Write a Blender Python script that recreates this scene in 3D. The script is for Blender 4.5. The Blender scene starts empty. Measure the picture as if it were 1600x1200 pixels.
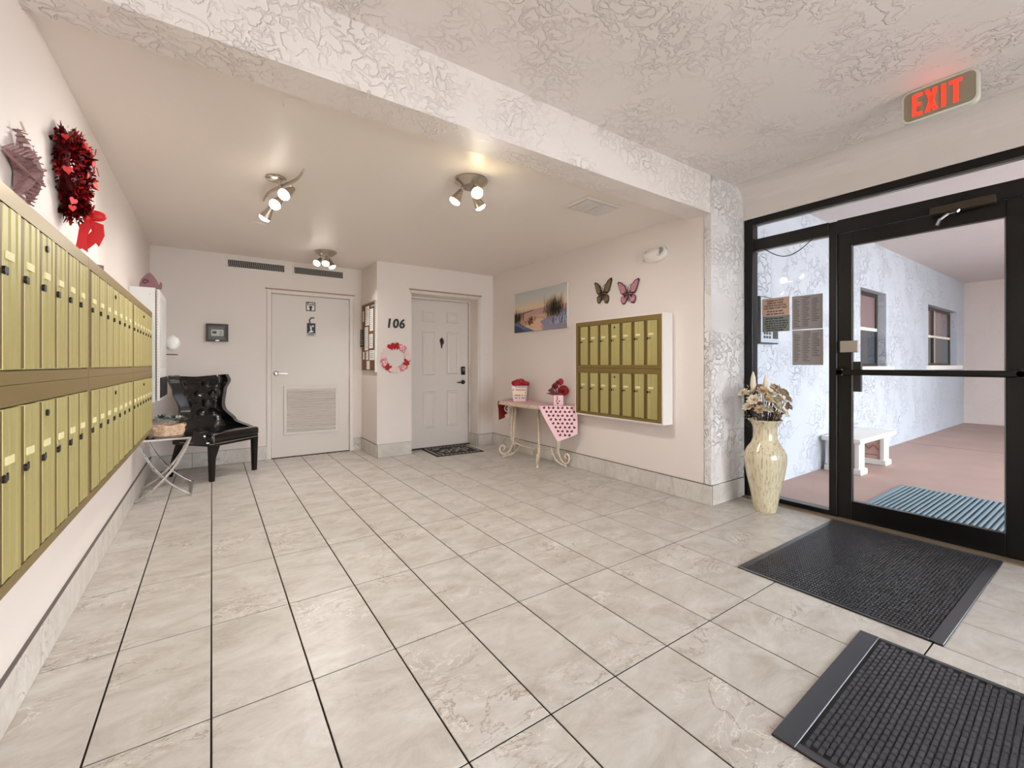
import bpy, bmesh, math, random
from math import sin, cos, pi, radians as R
from mathutils import Vector as V, Matrix as MX

S = bpy.context.scene
COL = S.collection
rnd = random.Random(7)

# ------------------------------------------------------------------ camera
CAM_H = 1.154
cd = bpy.data.cameras.new('camera'); cam = bpy.data.objects.new('camera', cd); COL.objects.link(cam)
cd.sensor_width = 36.0; cd.lens = 36.0 * 680.66 / 1600.0
cd.shift_y = -30.44 / 1600.0; cd.clip_start = 0.02; cd.clip_end = 200
cam.location = (0, 0, CAM_H); cam.rotation_euler = (R(90), 0, -0.6032)
S.camera = cam
# ------------------------------------------------------------------ sky, exposure
w = bpy.data.worlds.new('overcast_sky'); S.world = w; w.use_nodes = True
bg = w.node_tree.nodes['Background']; bg.inputs[0].default_value = (0.87, 0.94, 1.0, 1); bg.inputs[1].default_value = 7.0
S.view_settings.view_transform = 'Standard'; S.view_settings.look = 'None'
S.view_settings.exposure = 0.88; S.view_settings.gamma = 1.0; S.view_settings.use_curve_mapping = False

# ------------------------------------------------------------------ materials
def srgb(r, g, b):
    f = lambda c: (c / 255 / 12.92) if c / 255 <= 0.04045 else ((c / 255 + 0.055) / 1.055) ** 2.4
    return (f(r), f(g), f(b), 1)
MATS = {}
def mat(name, rgb, rough=0.5, metal=0.0, bump=None, var=None, emit=None, spec=0.5, coat=0):
    """bump=(scale,strength,distance) var=(scale, rgb2, amount)"""
    if name in MATS: return MATS[name]
    m = bpy.data.materials.new(name); m.use_nodes = True; nt = m.node_tree; b = nt.nodes['Principled BSDF']
    b.inputs['Base Color'].default_value = srgb(*rgb); b.inputs['Roughness'].default_value = rough; b.inputs['Metallic'].default_value = metal
    b.inputs['Specular IOR Level'].default_value = spec; b.inputs['Coat Weight'].default_value = coat
    if bump or var:
        tc = nt.nodes.new('ShaderNodeTexCoord')
    if bump:
        n = nt.nodes.new('ShaderNodeTexNoise'); n.inputs['Scale'].default_value = bump[0]; n.inputs['Detail'].default_value = 5
        nt.links.new(tc.outputs['Object'], n.inputs['Vector'])
        bp = nt.nodes.new('ShaderNodeBump'); bp.inputs['Strength'].default_value = bump[1]; bp.inputs['Distance'].default_value = bump[2]
        nt.links.new(n.outputs['Fac'], bp.inputs['Height']); nt.links.new(bp.outputs['Normal'], b.inputs['Normal'])
    if var:
        n = nt.nodes.new('ShaderNodeTexNoise'); n.inputs['Scale'].default_value = var[0]; n.inputs['Detail'].default_value = 6
        nt.links.new(tc.outputs['Object'], n.inputs['Vector'])
        cr = nt.nodes.new('ShaderNodeValToRGB'); cr.color_ramp.elements[0].position = .5 - var[2]; cr.color_ramp.elements[1].position = .5 + var[2]
        cr.color_ramp.elements[0].color = srgb(*rgb); cr.color_ramp.elements[1].color = srgb(*var[1])
        nt.links.new(n.outputs['Fac'], cr.inputs['Fac']); nt.links.new(cr.outputs['Color'], b.inputs['Base Color'])
    if emit:
        b.inputs['Emission Color'].default_value = srgb(*emit[0]); b.inputs['Emission Strength'].default_value = emit[1]
    MATS[name] = m; return m

def plaster(name, rgb, strength=0.5, dist=0.004, scale=14.0, rough=0.6):
    """knock-down plaster: ridged squiggles in patches"""
    if name in MATS: return MATS[name]
    m = bpy.data.materials.new(name); m.use_nodes = True; nt = m.node_tree; N = nt.nodes; L = nt.links; b = N['Principled BSDF']
    b.inputs['Base Color'].default_value = srgb(*rgb); b.inputs['Roughness'].default_value = rough
    tc = N.new('ShaderNodeNewGeometry')
    wn = N.new('ShaderNodeTexNoise'); wn.inputs['Scale'].default_value = scale * .6; L.new(tc.outputs['Position'], wn.inputs['Vector'])
    ad = N.new('ShaderNodeVectorMath'); ad.operation = 'MULTIPLY_ADD'; ad.inputs[1].default_value = (.09,) * 3
    L.new(wn.outputs['Color'], ad.inputs[0]); L.new(tc.outputs['Position'], ad.inputs[2])
    r = N.new('ShaderNodeTexNoise'); r.inputs['Scale'].default_value = scale; r.inputs['Detail'].default_value = 2.5; r.inputs['Roughness'].default_value = .55
    L.new(ad.outputs[0], r.inputs['Vector'])
    sb = N.new('ShaderNodeMath'); sb.operation = 'SUBTRACT'; sb.inputs[1].default_value = .5; L.new(r.outputs['Fac'], sb.inputs[0])
    ab = N.new('ShaderNodeMath'); ab.operation = 'ABSOLUTE'; L.new(sb.outputs[0], ab.inputs[0])
    mr = N.new('ShaderNodeMapRange'); mr.interpolation_type = 'SMOOTHSTEP'; mr.inputs[1].default_value = .055; mr.inputs[2].default_value = .005; L.new(ab.outputs[0], mr.inputs[0])
    pn = N.new('ShaderNodeTexNoise'); pn.inputs['Scale'].default_value = 3.2; pn.inputs['Detail'].default_value = 2; L.new(tc.outputs['Position'], pn.inputs['Vector'])
    pm = N.new('ShaderNodeMapRange'); pm.inputs[1].default_value = .38; pm.inputs[2].default_value = .62; L.new(pn.outputs['Fac'], pm.inputs[0])
    mu = N.new('ShaderNodeMath'); mu.operation = 'MULTIPLY'; L.new(mr.outputs[0], mu.inputs[0]); L.new(pm.outputs[0], mu.inputs[1])
    bp = N.new('ShaderNodeBump'); bp.inputs['Strength'].default_value = strength; bp.inputs['Distance'].default_value = dist
    L.new(mu.outputs[0], bp.inputs['Height']); L.new(bp.outputs['Normal'], b.inputs['Normal'])
    MATS[name] = m; return m

def tile_mat(name, c1, c2, c3, rough=0.36):
    m = bpy.data.materials.new(name); m.use_nodes = True; nt = m.node_tree; N = nt.nodes; L = nt.links; b = N['Principled BSDF']
    g = N.new('ShaderNodeNewGeometry'); oi = N.new('ShaderNodeObjectInfo')
    sc = N.new('ShaderNodeMath'); sc.operation = 'MULTIPLY'; sc.inputs[1].default_value = 40; L.new(oi.outputs['Random'], sc.inputs[0])
    ad = N.new('ShaderNodeVectorMath'); ad.operation = 'ADD'; L.new(g.outputs['Position'], ad.inputs[0]); L.new(sc.outputs[0], ad.inputs[1])
    mp = N.new('ShaderNodeMapping'); mp.inputs['Rotation'].default_value = (0, 0, R(38)); mp.inputs['Scale'].default_value = (3.4, 6.0, 4.0)
    L.new(ad.outputs[0], mp.inputs['Vector'])
    def noise(scale, detail, ro, dist=0.0):
        n = N.new('ShaderNodeTexNoise'); n.inputs['Scale'].default_value = scale; n.inputs['Detail'].default_value = detail; n.inputs['Roughness'].default_value = ro; n.inputs['Distortion'].default_value = dist
        L.new(mp.outputs[0], n.inputs['Vector']); return n
    def ridge(n, wd, amt):
        sb = N.new('ShaderNodeMath'); sb.operation = 'SUBTRACT'; sb.inputs[1].default_value = .5; L.new(n.outputs['Fac'], sb.inputs[0])
        ab = N.new('ShaderNodeMath'); ab.operation = 'ABSOLUTE'; L.new(sb.outputs[0], ab.inputs[0])
        mr = N.new('ShaderNodeMapRange'); mr.inputs[1].default_value = wd; mr.inputs[2].default_value = .0; mr.inputs[4].default_value = amt; L.new(ab.outputs[0], mr.inputs[0]); return mr
    n1 = noise(1.3, 10, .72, .5)
    cr = N.new('ShaderNodeValToRGB'); e = cr.color_ramp.elements
    e[0].position = .30; e[0].color = srgb(*c1); e[1].position = .66; e[1].color = srgb(*c3); k = e.new(.47); k.color = srgb(*c2)
    L.new(n1.outputs['Fac'], cr.inputs['Fac'])
    msk = noise(.55, 2, .5); mm = N.new('ShaderNodeMapRange'); mm.inputs[1].default_value = .48; mm.inputs[2].default_value = .62; L.new(msk.outputs['Fac'], mm.inputs[0])
    cur = cr.outputs[0]
    for (nn, wd, amt, colr) in ((noise(.9, 6, .6, .8), .014, .75, (140, 118, 100)), (noise(1.15, 6, .62, .8), .012, .7, (236, 230, 222))):
        rd = ridge(nn, wd, amt); mu = N.new('ShaderNodeMath'); mu.operation = 'MULTIPLY'; L.new(rd.outputs[0], mu.inputs[0]); L.new(mm.outputs[0], mu.inputs[1])
        mx = N.new('ShaderNodeMixRGB'); mx.inputs[2].default_value = srgb(*colr); L.new(mu.outputs[0], mx.inputs[0]); L.new(cur, mx.inputs[1]); cur = mx.outputs[0]
    L.new(mx.outputs[0], b.inputs['Base Color']); b.inputs['Roughness'].default_value = rough
    MATS[name] = m; return m

def glass_mat():
    m = bpy.data.materials.new('clear_glass'); m.use_nodes = True; nt = m.node_tree; N = nt.nodes; L = nt.links
    N.remove(N['Principled BSDF']); o = N['Material Output']
    t = N.new('ShaderNodeBsdfTransparent'); t.inputs[0].default_value = (.985, .985, .985, 1)
    g = N.new('ShaderNodeBsdfGlossy'); g.inputs['Roughness'].default_value = .02
    f = N.new('ShaderNodeFresnel'); f.inputs[0].default_value = 1.35
    mx = N.new('ShaderNodeMixShader'); L.new(f.outputs[0], mx.inputs[0]); L.new(t.outputs[0], mx.inputs[1]); L.new(g.outputs[0], mx.inputs[2]); L.new(mx.outputs[0], o.inputs[0])
    MATS['glass'] = m; return m

WALL = mat('wall_paint', (234, 223, 216), .55, bump=(60, .05, .002))
CEILS = mat('ceiling_paint', (243, 233, 225), .42, bump=(9, .06, .004))
PLAST = plaster('knockdown_plaster', (243, 234, 229), 1.0, .0065, 16, .5)
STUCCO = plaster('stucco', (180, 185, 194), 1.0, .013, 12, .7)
SILLW = mat('white_trim', (235, 228, 222), .45)
TILE = tile_mat('beige_stone_tile', (172, 162, 151), (193, 186, 177), (208, 203, 196))
BTILE = tile_mat('beige_base_tile', (196, 186, 175), (208, 201, 192), (222, 217, 210), .35)
GROUT = mat('dark_grout', (44, 36, 30), .95, spec=.1)
GLASS = glass_mat()
BLACKM = mat('black_metal', (14, 13, 13), .28, .3)
DOORP = mat('door_paint', (222, 212, 203), .4)
DOORP2 = mat('grey_door_paint', (222, 212, 204), .42)
CHROME = mat('chrome', (225, 225, 225), .12, 1.0)
NICKEL = mat('brushed_nickel', (192, 182, 168), .28, 1.0)
GOLDF = mat('gold_frame', (136, 114, 62), .38, .4)
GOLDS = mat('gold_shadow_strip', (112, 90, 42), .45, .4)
GOLDD = mat('gold_door', (188, 177, 118), .4, .3, bump=(180, .08, .001), var=(3, (178, 165, 104), .3))
BLK = mat('black_plastic', (20, 19, 19), .4)
RUBBER = mat('black_rubber', (56, 58, 64), .32, spec=.8)
LEATHER = mat('black_leather', (9, 9, 11), .2, 0, coat=.3)
BLACKW = mat('black_wood', (14, 13, 12), .3)
IVORY = mat('ivory_iron', (224, 208, 188), .5, var=(30, (196, 170, 140), .25))
RED = mat('red_cloth', (158, 22, 32), .6)
DRED = mat('dark_red', (96, 14, 22), .55)
PINK = mat('pink_cloth', (240, 200, 204), .8)
LPINK = mat('light_pink', (238, 214, 212), .7)
WHITE = mat('white_enamel', (220, 218, 214), .4)
PAPER = mat('white_paper', (238, 236, 230), .8)
INK = mat('ink', (40, 38, 38), .8)
MAUVE = mat('mauve_ceramic', (132, 90, 96), .35)
CORK = mat('cork', (142, 96, 62), .9, var=(90, (110, 70, 44), .2), bump=(120, .4, .002))
LAMPG = mat('lit_lamp_glass', (255, 250, 240), .3, emit=((255, 246, 232), 9.0))
LAMPY = mat('lit_warm_bulb', (255, 240, 200), .3, emit=((255, 236, 190), 40.0))

# ------------------------------------------------------------------ mesh helpers
class MB:
    def __init__(s): s.bm = bmesh.new()
    def box(s, x0, x1, y0, y1, z0, z1, bev=0, seg=1):
        r = bmesh.ops.create_cube(s.bm, size=1.0); vs = r['verts']
        for v in vs:
            v.co = V((x0 + (v.co.x + .5) * (x1 - x0), y0 + (v.co.y + .5) * (y1 - y0), z0 + (v.co.z + .5) * (z1 - z0)))
        if bev:
            es = list({e for v in vs for e in v.link_edges})
            bmesh.ops.bevel(s.bm, geom=es, offset=bev, segments=seg, affect='EDGES', profile=.5)
        return s
    def face(s, pts):
        s.bm.faces.new([s.bm.verts.new(p) for p in pts]); return s
    def prism(s, pts, d, axis=1, off=0.0):
        """pts: 2-D outline; extruded along axis from off to off+d. axis 1: (x,z) outline, axis 2: (x,y), axis 0: (y,z)"""
        def P(p, t):
            return (p[0], t, p[1]) if axis == 1 else ((p[0], p[1], t) if axis == 2 else (t, p[0], p[1]))
        a = [s.bm.verts.new(P(p, off)) for p in pts]; b = [s.bm.verts.new(P(p, off + d)) for p in pts]; n = len(pts)
        s.bm.faces.new(a); s.bm.faces.new(b[::-1])
        for i in range(n): s.bm.faces.new((a[i], b[i], b[(i + 1) % n], a[(i + 1) % n]))
        return s
    def lathe(s, prof, seg=32, c=(0, 0, 0), mtx=None):
        rings = []
        for r, z in prof:
            ring = []
            for i in range(seg):
                p = V((r * cos(2 * pi * i / seg), r * sin(2 * pi * i / seg), z))
                if mtx: p = mtx @ p
                ring.append(s.bm.verts.new(p + V(c)))
            rings.append(ring)
        for a, b in zip(rings, rings[1:]):
            for i in range(seg): s.bm.faces.new((a[i], a[(i + 1) % seg], b[(i + 1) % seg], b[i]))
        if prof[0][0] > 1e-6: s.bm.faces.new(rings[0][::-1])
        if prof[-1][0] > 1e-6: s.bm.faces.new(rings[-1])
        return s
    def cyl(s, p0, p1, r0, r1=None, seg=12):
        p0 = V(p0); p1 = V(p1); r1 = r0 if r1 is None else r1; d = p1 - p0
        q = d.to_track_quat('Z', 'Y').to_matrix()
        return s.lathe([(r0, 0), (r1, d.length)], seg, p0, q)
    def tube(s, pts, r, seg=8, sx=1.0, closed=False, up=None):
        pts = [V(p) for p in pts]; n = len(pts); rings = []
        prev = None
        for i, p in enumerate(pts):
            if closed: t = pts[(i + 1) % n] - pts[i - 1]
            else: t = pts[min(i + 1, n - 1)] - pts[max(i - 1, 0)]
            t.normalize()
            if up is not None: a = V(up).cross(t)
            elif prev is None: a = t.orthogonal()
            else: a = prev - t * prev.dot(t)
            if a.length < 1e-6: a = t.orthogonal()
            a.normalize(); prev = a; b = t.cross(a)
            rr = r(i / max(1, n - 1)) if callable(r) else r
            rings.append([s.bm.verts.new(p + a * (cos(2 * pi * k / seg) * rr * sx) + b * (sin(2 * pi * k / seg) * rr)) for k in range(seg)])
        pr = list(zip(rings, rings[1:])) + ([(rings[-1], rings[0])] if closed else [])
        for a, b in pr:
            for k in range(seg): s.bm.faces.new((a[k], a[(k + 1) % seg], b[(k + 1) % seg], b[k]))
        if not closed: s.bm.faces.new(rings[0][::-1]); s.bm.faces.new(rings[-1])
        return s
    def ball(s, c, r, sub=2, sc=(1, 1, 1)):
        g = bmesh.ops.create_icosphere(s.bm, subdivisions=sub, radius=r)
        for v in g['verts']: v.co = V((v.co.x * sc[0], v.co.y * sc[1], v.co.z * sc[2])) + V(c)
        return s
    def grid(s, fn, nu, nv, flip=False):
        g = [[s.bm.verts.new(fn(i / nu, j / nv)) for j in range(nv + 1)] for i in range(nu + 1)]
        for i in range(nu):
            for j in range(nv):
                f = (g[i][j], g[i + 1][j], g[i + 1][j + 1], g[i][j + 1]); s.bm.faces.new(f[::-1] if flip else f)
        return g
    def xf(s, m):
        bmesh.ops.transform(s.bm, matrix=m, verts=s.bm.verts); return s
    def build(s, name, m, parent=None, smooth=False, loc=None, rot=None):
        bmesh.ops.recalc_face_normals(s.bm, faces=s.bm.faces)
        me = bpy.data.meshes.new(name); s.bm.to_mesh(me); s.bm.free()
        if m: me.materials.append(m)
        if smooth:
            me.polygons.foreach_set('use_smooth', [True] * len(me.polygons)); me.set_sharp_from_angle(angle=R(38))
        o = bpy.data.objects.new(name, me); COL.objects.link(o)
        if parent: o.parent = parent
        if loc: o.location = loc
        if rot: o.rotation_euler = rot
        return o
def tag(o, label=None, cat=None, group=None, kind=None):
    if label: o['label'] = label
    if cat: o['category'] = cat
    if group: o['group'] = group
    if kind: o['kind'] = kind
    return o
def thing(name, label, cat, loc=(0, 0, 0), rz=0.0, group=None):
    o = bpy.data.objects.new(name, None); o.empty_display_size = .05; COL.objects.link(o); o.location = loc; o.rotation_euler = (0, 0, rz)
    return tag(o, label, cat, group)
def dup(o, parent=None, loc=None):
    c = o.copy(); COL.objects.link(c); c.parent = parent
    if loc: c.location = loc
    return c
def copy_tree(o, parent=None):
    c = dup(o, parent)
    for ch in [k for k in bpy.data.objects if k.parent == o]: copy_tree(ch, c)
    return c
def struct(name, mb, m, label=None): return tag(mb.build(name, m), label, None, None, 'structure')
def bx(*a, **k): return MB().box(*a, **k)
def text_mesh(name, txt, size, m, parent, loc, depth=.002, rotx=R(90), rotz=0, align='CENTER', bold=0.0, shear=0.0, sx=1.0):
    c = bpy.data.curves.new('txt', 'FONT'); c.body = txt; c.size = size; c.extrude = depth / 2; c.align_x = align; c.align_y = 'CENTER'; c.offset = bold; c.shear = shear; c.resolution_u = 3
    t = bpy.data.objects.new('txt', c); COL.objects.link(t)
    bpy.context.view_layer.update()
    me = bpy.data.meshes.new_from_object(t.evaluated_get(bpy.context.evaluated_depsgraph_get()))
    bpy.data.objects.remove(t); me.materials.clear(); me.materials.append(m)
    o = bpy.data.objects.new(name, me); COL.objects.link(o); o.parent = parent; o.location = loc; o.rotation_euler = (rotx, 0, rotz); o.scale = (sx, 1, 1)
    return o
def heart(cx, cy, s, n=18, a=0.0):
    out = []
    for i in range(n):
        t = 2 * pi * i / n; x = 16 * sin(t) ** 3 / 17; y = (13 * cos(t) - 5 * cos(2 * t) - 2 * cos(3 * t) - cos(4 * t) + 2.5) / 17
        x *= s / 2; y *= s / 2; out.append((cx + x * cos(a) - y * sin(a), cy + x * sin(a) + y * cos(a)))
    return out
FACE_L, FACE_R, FACE_B = R(90), R(-90), 0.0      # wall-mounted frames: local x right, -y out of the wall

# ------------------------------------------------------------------ the room
LW, RW, BW, FW, CW, EW = -.545, 3.355, 6.03, 5.36, 2.01, 3.86
YB = -3.0; CB, CF = 2.435, 2.70; SX = 1.675
fl = struct('floor', bx(LW - .12, EW + .12, YB, BW + .12, -.12, -.0025), GROUT, 'beige stone tile floor with dark grout')
GX, GY, PX, PY = -.3097, 1.727, .308, .6149
tmesh = {}
def tile_obj(x0, x1, y0, y1):
    k = (round(x1 - x0, 3), round(y1 - y0, 3))
    if k not in tmesh:
        w_, h_ = k; g = .0029; b = MB(); bev = .0010
        a = [(g, g), (w_ - g, g), (w_ - g, h_ - g), (g, h_ - g)]; i = [(g + bev, g + bev), (w_ - g - bev, g + bev), (w_ - g - bev, h_ - g - bev), (g + bev, h_ - g - bev)]
        v0 = [b.bm.verts.new((p[0], p[1], -.006)) for p in a]; v1 = [b.bm.verts.new((p[0], p[1], -.0012)) for p in a]; v2 = [b.bm.verts.new((p[0], p[1], 0)) for p in i]
        b.bm.faces.new(v2)
        for A, B in ((v0, v1), (v1, v2)):
            for j in range(4): b.bm.faces.new((A[j], A[(j + 1) % 4], B[(j + 1) % 4], B[j]))
        o = b.build('tile', TILE, fl); tmesh[k] = o.data
    else:
        o = bpy.data.objects.new('tile', tmesh[k]); COL.objects.link(o); o.parent = fl
    o.location = (x0, y0, 0)
for i in range(-1, 15):
    for j in range(-4, 8):
        x0, x1 = max(GX + i * PX, LW), min(GX + (i + 1) * PX, EW + .1); y0, y1 = max(GY + j * PY, -1.0), min(GY + (j + 1) * PY, BW)
        if x1 - x0 < .02 or y1 - y0 < .02: continue
        if y0 > CW and x0 > RW: continue
        if y0 > FW and x0 > SX and not (x1 > 2.12 and x0 < 3.1): continue
        tile_obj(x0, x1, y0, y1)
tag(bx(LW, EW + .1, YB, -1.0, -.0024, 0).build('tile', TILE, fl), kind='stuff')

struct('wall_left', bx(LW - .12, LW, YB, BW + .12, 0, 2.8), WALL, 'pale pink painted left wall')
# back wall with door opening  (opening x .575-1.535, z 0-2.045)
b = MB(); b.box(LW, .575, BW, BW + .12, 0, 2.6); b.box(1.535, SX, BW, BW + .12, 0, 2.6); b.box(.575, 1.535, BW, BW + .12, 2.045, 2.6)
struct('wall_back', b, WALL, 'pale pink back wall with a louvred door')
b = MB(); b.box(SX, 2.12, FW, BW + .12, 0, 2.6); b.box(3.10, RW + .12, FW, 5.75, 0, 2.6); b.box(2.12, 3.10, FW, 5.75, 2.075, 2.6); b.box(2.12, 3.10, 5.66, 5.75, 0, 2.075)
struct('wall_front_of_apartment', b, WALL, 'pale pink wall with apartment door')
struct('wall_right', bx(RW, RW + .12, CW + .056, FW, 0, 2.6), WALL, 'pale pink right wall')
struct('wall_column', bx(RW, 3.995, CW - .004, CW + .06, 0, CF), plaster('column_plaster', (236, 230, 228), 1.0, .012, 16, .5), 'textured plaster column face beside the entry')
RX0, RX1, RZ0, RZ1 = .5, 3.5, .12, 2.42      # unseen glazing added behind the camera to let in daylight
struct('wall_rear', MB().box(LW - .12, RX0, YB - .12, YB, 0, 2.8).box(RX1, EW + .12, YB - .12, YB, 0, 2.8).box(RX0, RX1, YB - .12, YB, RZ1, 2.8).box(RX0, RX1, YB - .12, YB, 0, RZ0), WALL, 'pale wall with large added daylight glazing behind the lobby')
struct('wall_entry', MB().box(EW, EW + .13, YB, CW - .004, 2.42, 2.8).box(EW, EW + .13, YB, -2.7, 0, 2.42), mat('entry_wall_paint', (226, 216, 210), .6, bump=(14, .12, .004)), 'pale pink wall above the entry glazing')
struct('ceiling', bx(LW - .12, RW + .12, 2.22, BW + .12, CB, 2.6), CEILS, 'smooth pale ceiling of the rear lobby')
struct('ceiling_front', bx(LW - .12, EW + .13, YB, CW, CF, 2.8), PLAST, 'textured plaster ceiling by the entry')
struct('trim_1', bx(LW, RW, CW, 2.22, 2.392, 2.72), PLAST, 'textured plaster beam across the lobby')
# cove between front ceiling and the entry wall
cv = [(EW, CF), (EW - .16, CF)] + [(EW - .16 + .16 * sin(R(a)), CF - .16 + .16 * cos(R(a))) for a in range(10, 90, 10)] + [(EW, CF - .16)]
b = MB(); b.prism(cv, CW - .004 - YB, 1, YB); struct('trim_2', b, MATS['entry_wall_paint'], 'rounded plaster cove above the entry')

# baseboards: stone tiles on a mortar strip, dark edge strip on top
EDGE = mat('grey_edge_strip', (92, 84, 78), .5)
bbm = {}
def baseboard(name, p0, p1, edge=True, pieces=.6149, start=0.0, label='beige stone tile baseboard'):
    p0 = V(p0); p1 = V(p1); d = p1 - p0; L = d.length; ang = math.atan2(d.y, d.x)
    st = MB().box(0, L, -.004, 0, 0, .165).build(name, GROUT); st.location = (p0.x, p0.y, 0); st.rotation_euler = (0, 0, ang); tag(st, label, None, None, 'structure')
    x = 0; nx = start if start > 0 else pieces
    while x < L - 1e-4:
        e = min(nx, L); k = round(e - x, 3)
        if k > .01:
            if k not in bbm:
                o = MB().box(.0014, k - .0014, -.013, -.003, .002, .163, bev=.0015).build('tile', BTILE, st); bbm[k] = o.data
            else:
                o = bpy.data.objects.new('tile', bbm[k]); COL.objects.link(o); o.parent = st
            o.location = (x, 0, 0)
        x = e; nx = e + pieces
    if edge: MB().box(0, L, -.0125, 0, .163, .168).build('edge_strip', EDGE, st)
    return st
# local -y must point into the room: direction chosen so that the room is on the right of p0->p1
baseboard('baseboard_left', (LW, -1.0, 0), (LW, BW, 0), start=GY - 2 * PY + 1.0)
baseboard('baseboard_back', (LW + .013, BW, 0), (.555, BW, 0), edge=False, start=.35)
baseboard('baseboard_back_corner', (1.555, BW, 0), (SX - .013, BW, 0), edge=False)
baseboard('baseboard_side', (SX, BW, 0), (SX, FW - .013, 0))
baseboard('baseboard_front', (SX, FW, 0), (2.118, FW, 0), edge=False)
baseboard('baseboard_front_corner', (3.102, FW, 0), (RW - .013, FW, 0), edge=False)
baseboard('baseboard_jamb', (3.10, 5.60, 0), (3.10, FW - .013, 0), edge=False)
baseboard('baseboard_right', (RW, FW, 0), (RW, CW - .017, 0), start=.36)
baseboard('baseboard_column', (RW, CW - .004, 0), (EW - .006, CW - .004, 0), edge=False)

# ------------------------------------------------------------------ door 1 (louvred) in back wall
d1 = tag(bpy.data.objects.new('door_1', None), 'pale painted door with louvred grille and exit sign', None, None, 'structure'); COL.objects.link(d1); d1.location = (0, BW, 0)
MB().box(.598, 1.512, .012, .052, .008, 2.02, bev=.002).build('leaf', DOORP, d1)
b = MB(); b.box(.545, .594, -.014, .10, 0, 2.07, bev=.004); b.box(1.516, 1.563, -.014, .10, 0, 2.07, bev=.004); b.box(.594, 1.516, -.014, .10, 2.025, 2.07, bev=.004); b.box(.594, 1.516, .056, .1, 0, 2.025)
b.build('door_frame', WALL, d1)
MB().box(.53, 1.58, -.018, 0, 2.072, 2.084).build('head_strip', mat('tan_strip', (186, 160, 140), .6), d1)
gr = MB(); x0, x1, z0, z1 = .728, 1.376, .275, .888
gr.box(x0, x1, -.004, .012, z0, z0 + .04, bev=.004); gr.box(x0, x1, -.004, .012, z1 - .04, z1, bev=.004); gr.box(x0, x0 + .04, -.004, .012, z0 + .03, z1 - .03, bev=.004); gr.box(x1 - .04, x1, -.004, .012, z0 + .03, z1 - .03, bev=.004)
gr.box(x0 + .03, x1 - .03, .009, .0115, z0 + .03, z1 - .03)
gr = gr.build('grille', DOORP, d1)
sl = None; n = 17
for i in range(n):
    z = z0 + .044 + (z1 - z0 - .088) * (i + .5) / n
    if sl is None:
        sl = MB().box(x0 + .04, x1 - .04, -.014, .014, -.0022, .0022).xf(MX.Rotation(R(38), 4, 'X')).build('slat', DOORP, gr); sl.location = (0, 0, z)
    else: dup(sl, gr, (0, 0, z))
def lever(parent, x, y, z, dirx, m, name='lever_handle'):
    h = MB(); h.lathe([(.031, 0), (.031, .006), (.024, .013), (.012, .02), (.012, .05)], 20, (x, y, z), MX.Rotation(R(90), 3, 'X'))
    h.tube([(x, y - .046, z), (x + dirx * .02, y - .052, z + .002), (x + dirx * .06, y - .054, z - .001), (x + dirx * .115, y - .052, z - .004)], lambda t: .0105 - .003 * t, 10)
    return h.build(name, m, parent, smooth=True)
lever(d1, .648, .012, 1.045, 1, CHROME)
for z in (.25, 1.05, 1.82):
    MB().cyl((1.514, .004, z - .05), (1.514, .004, z + .05), .008, seg=10).build('hinge', DOORP2, d1)
# exit notice and hanger
sg = tag(MB().box(-.057, .057, -.003, 0, -.06, .06, bev=.001).build('exit_placard', PAPER, None, loc=(1.038, BW + .0115, 1.893)), 'small white square placard reading Exit with an arrow on the louvred door', 'sign')
b = MB(); 
for q in ((-.055, .055, .048, .058), (-.055, .055, -.058, -.048), (-.055, -.045, -.048, .048), (.045, .055, -.048, .048)): b.box(q[0], q[1], -.0042, -.002, q[2], q[3])
b.prism([(-.03, -.012), (0, .012), (.03, -.012), (.011, -.012), (.011, -.046), (-.011, -.046), (-.011, -.012)], .002, 1, -.0045); b.build('print', INK, sg)
text_mesh('lettering', 'Exit', .052, INK, sg, (0, -.004, .028), .001, bold=.001)
hg = tag(MB().box(-.05, .05, -.004, 0, -.082, .082, bev=.001).build('door_hanger_sign', mat('slate_card', (58, 66, 74), .6), None, loc=(1.045, BW + .0115, 1.60)), 'dark hanger sign with a white figure on the louvred door', 'sign')
MB().tube([(-.015, -.003, .08), (-.02, -.003, .12), (.0, -.003, .15), (.035, -.003, .15)], .008, 6).build('hook', mat('slate_card', (58, 66, 74)), hg)
b = MB(); b.prism([(-.012, .06), (.006, .03), (.004, -.005), (.03, -.03), (-.035, -.045), (-.008, -.01), (-.014, .02)], .001, 1, -.0055); b.prism([(.0 + .012 * cos(t * pi / 5) + .02, .045 + .012 * sin(t * pi / 5)) for t in range(10)], .001, 1, -.0055)
b.box(-.046, .046, -.0055, -.004, -.078, -.05); b.build('print', PAPER, hg)
b = MB(); b.box(-.036, .036, -.006, -.0053, -.07, -.058); b.build('caption', INK, hg)

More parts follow.
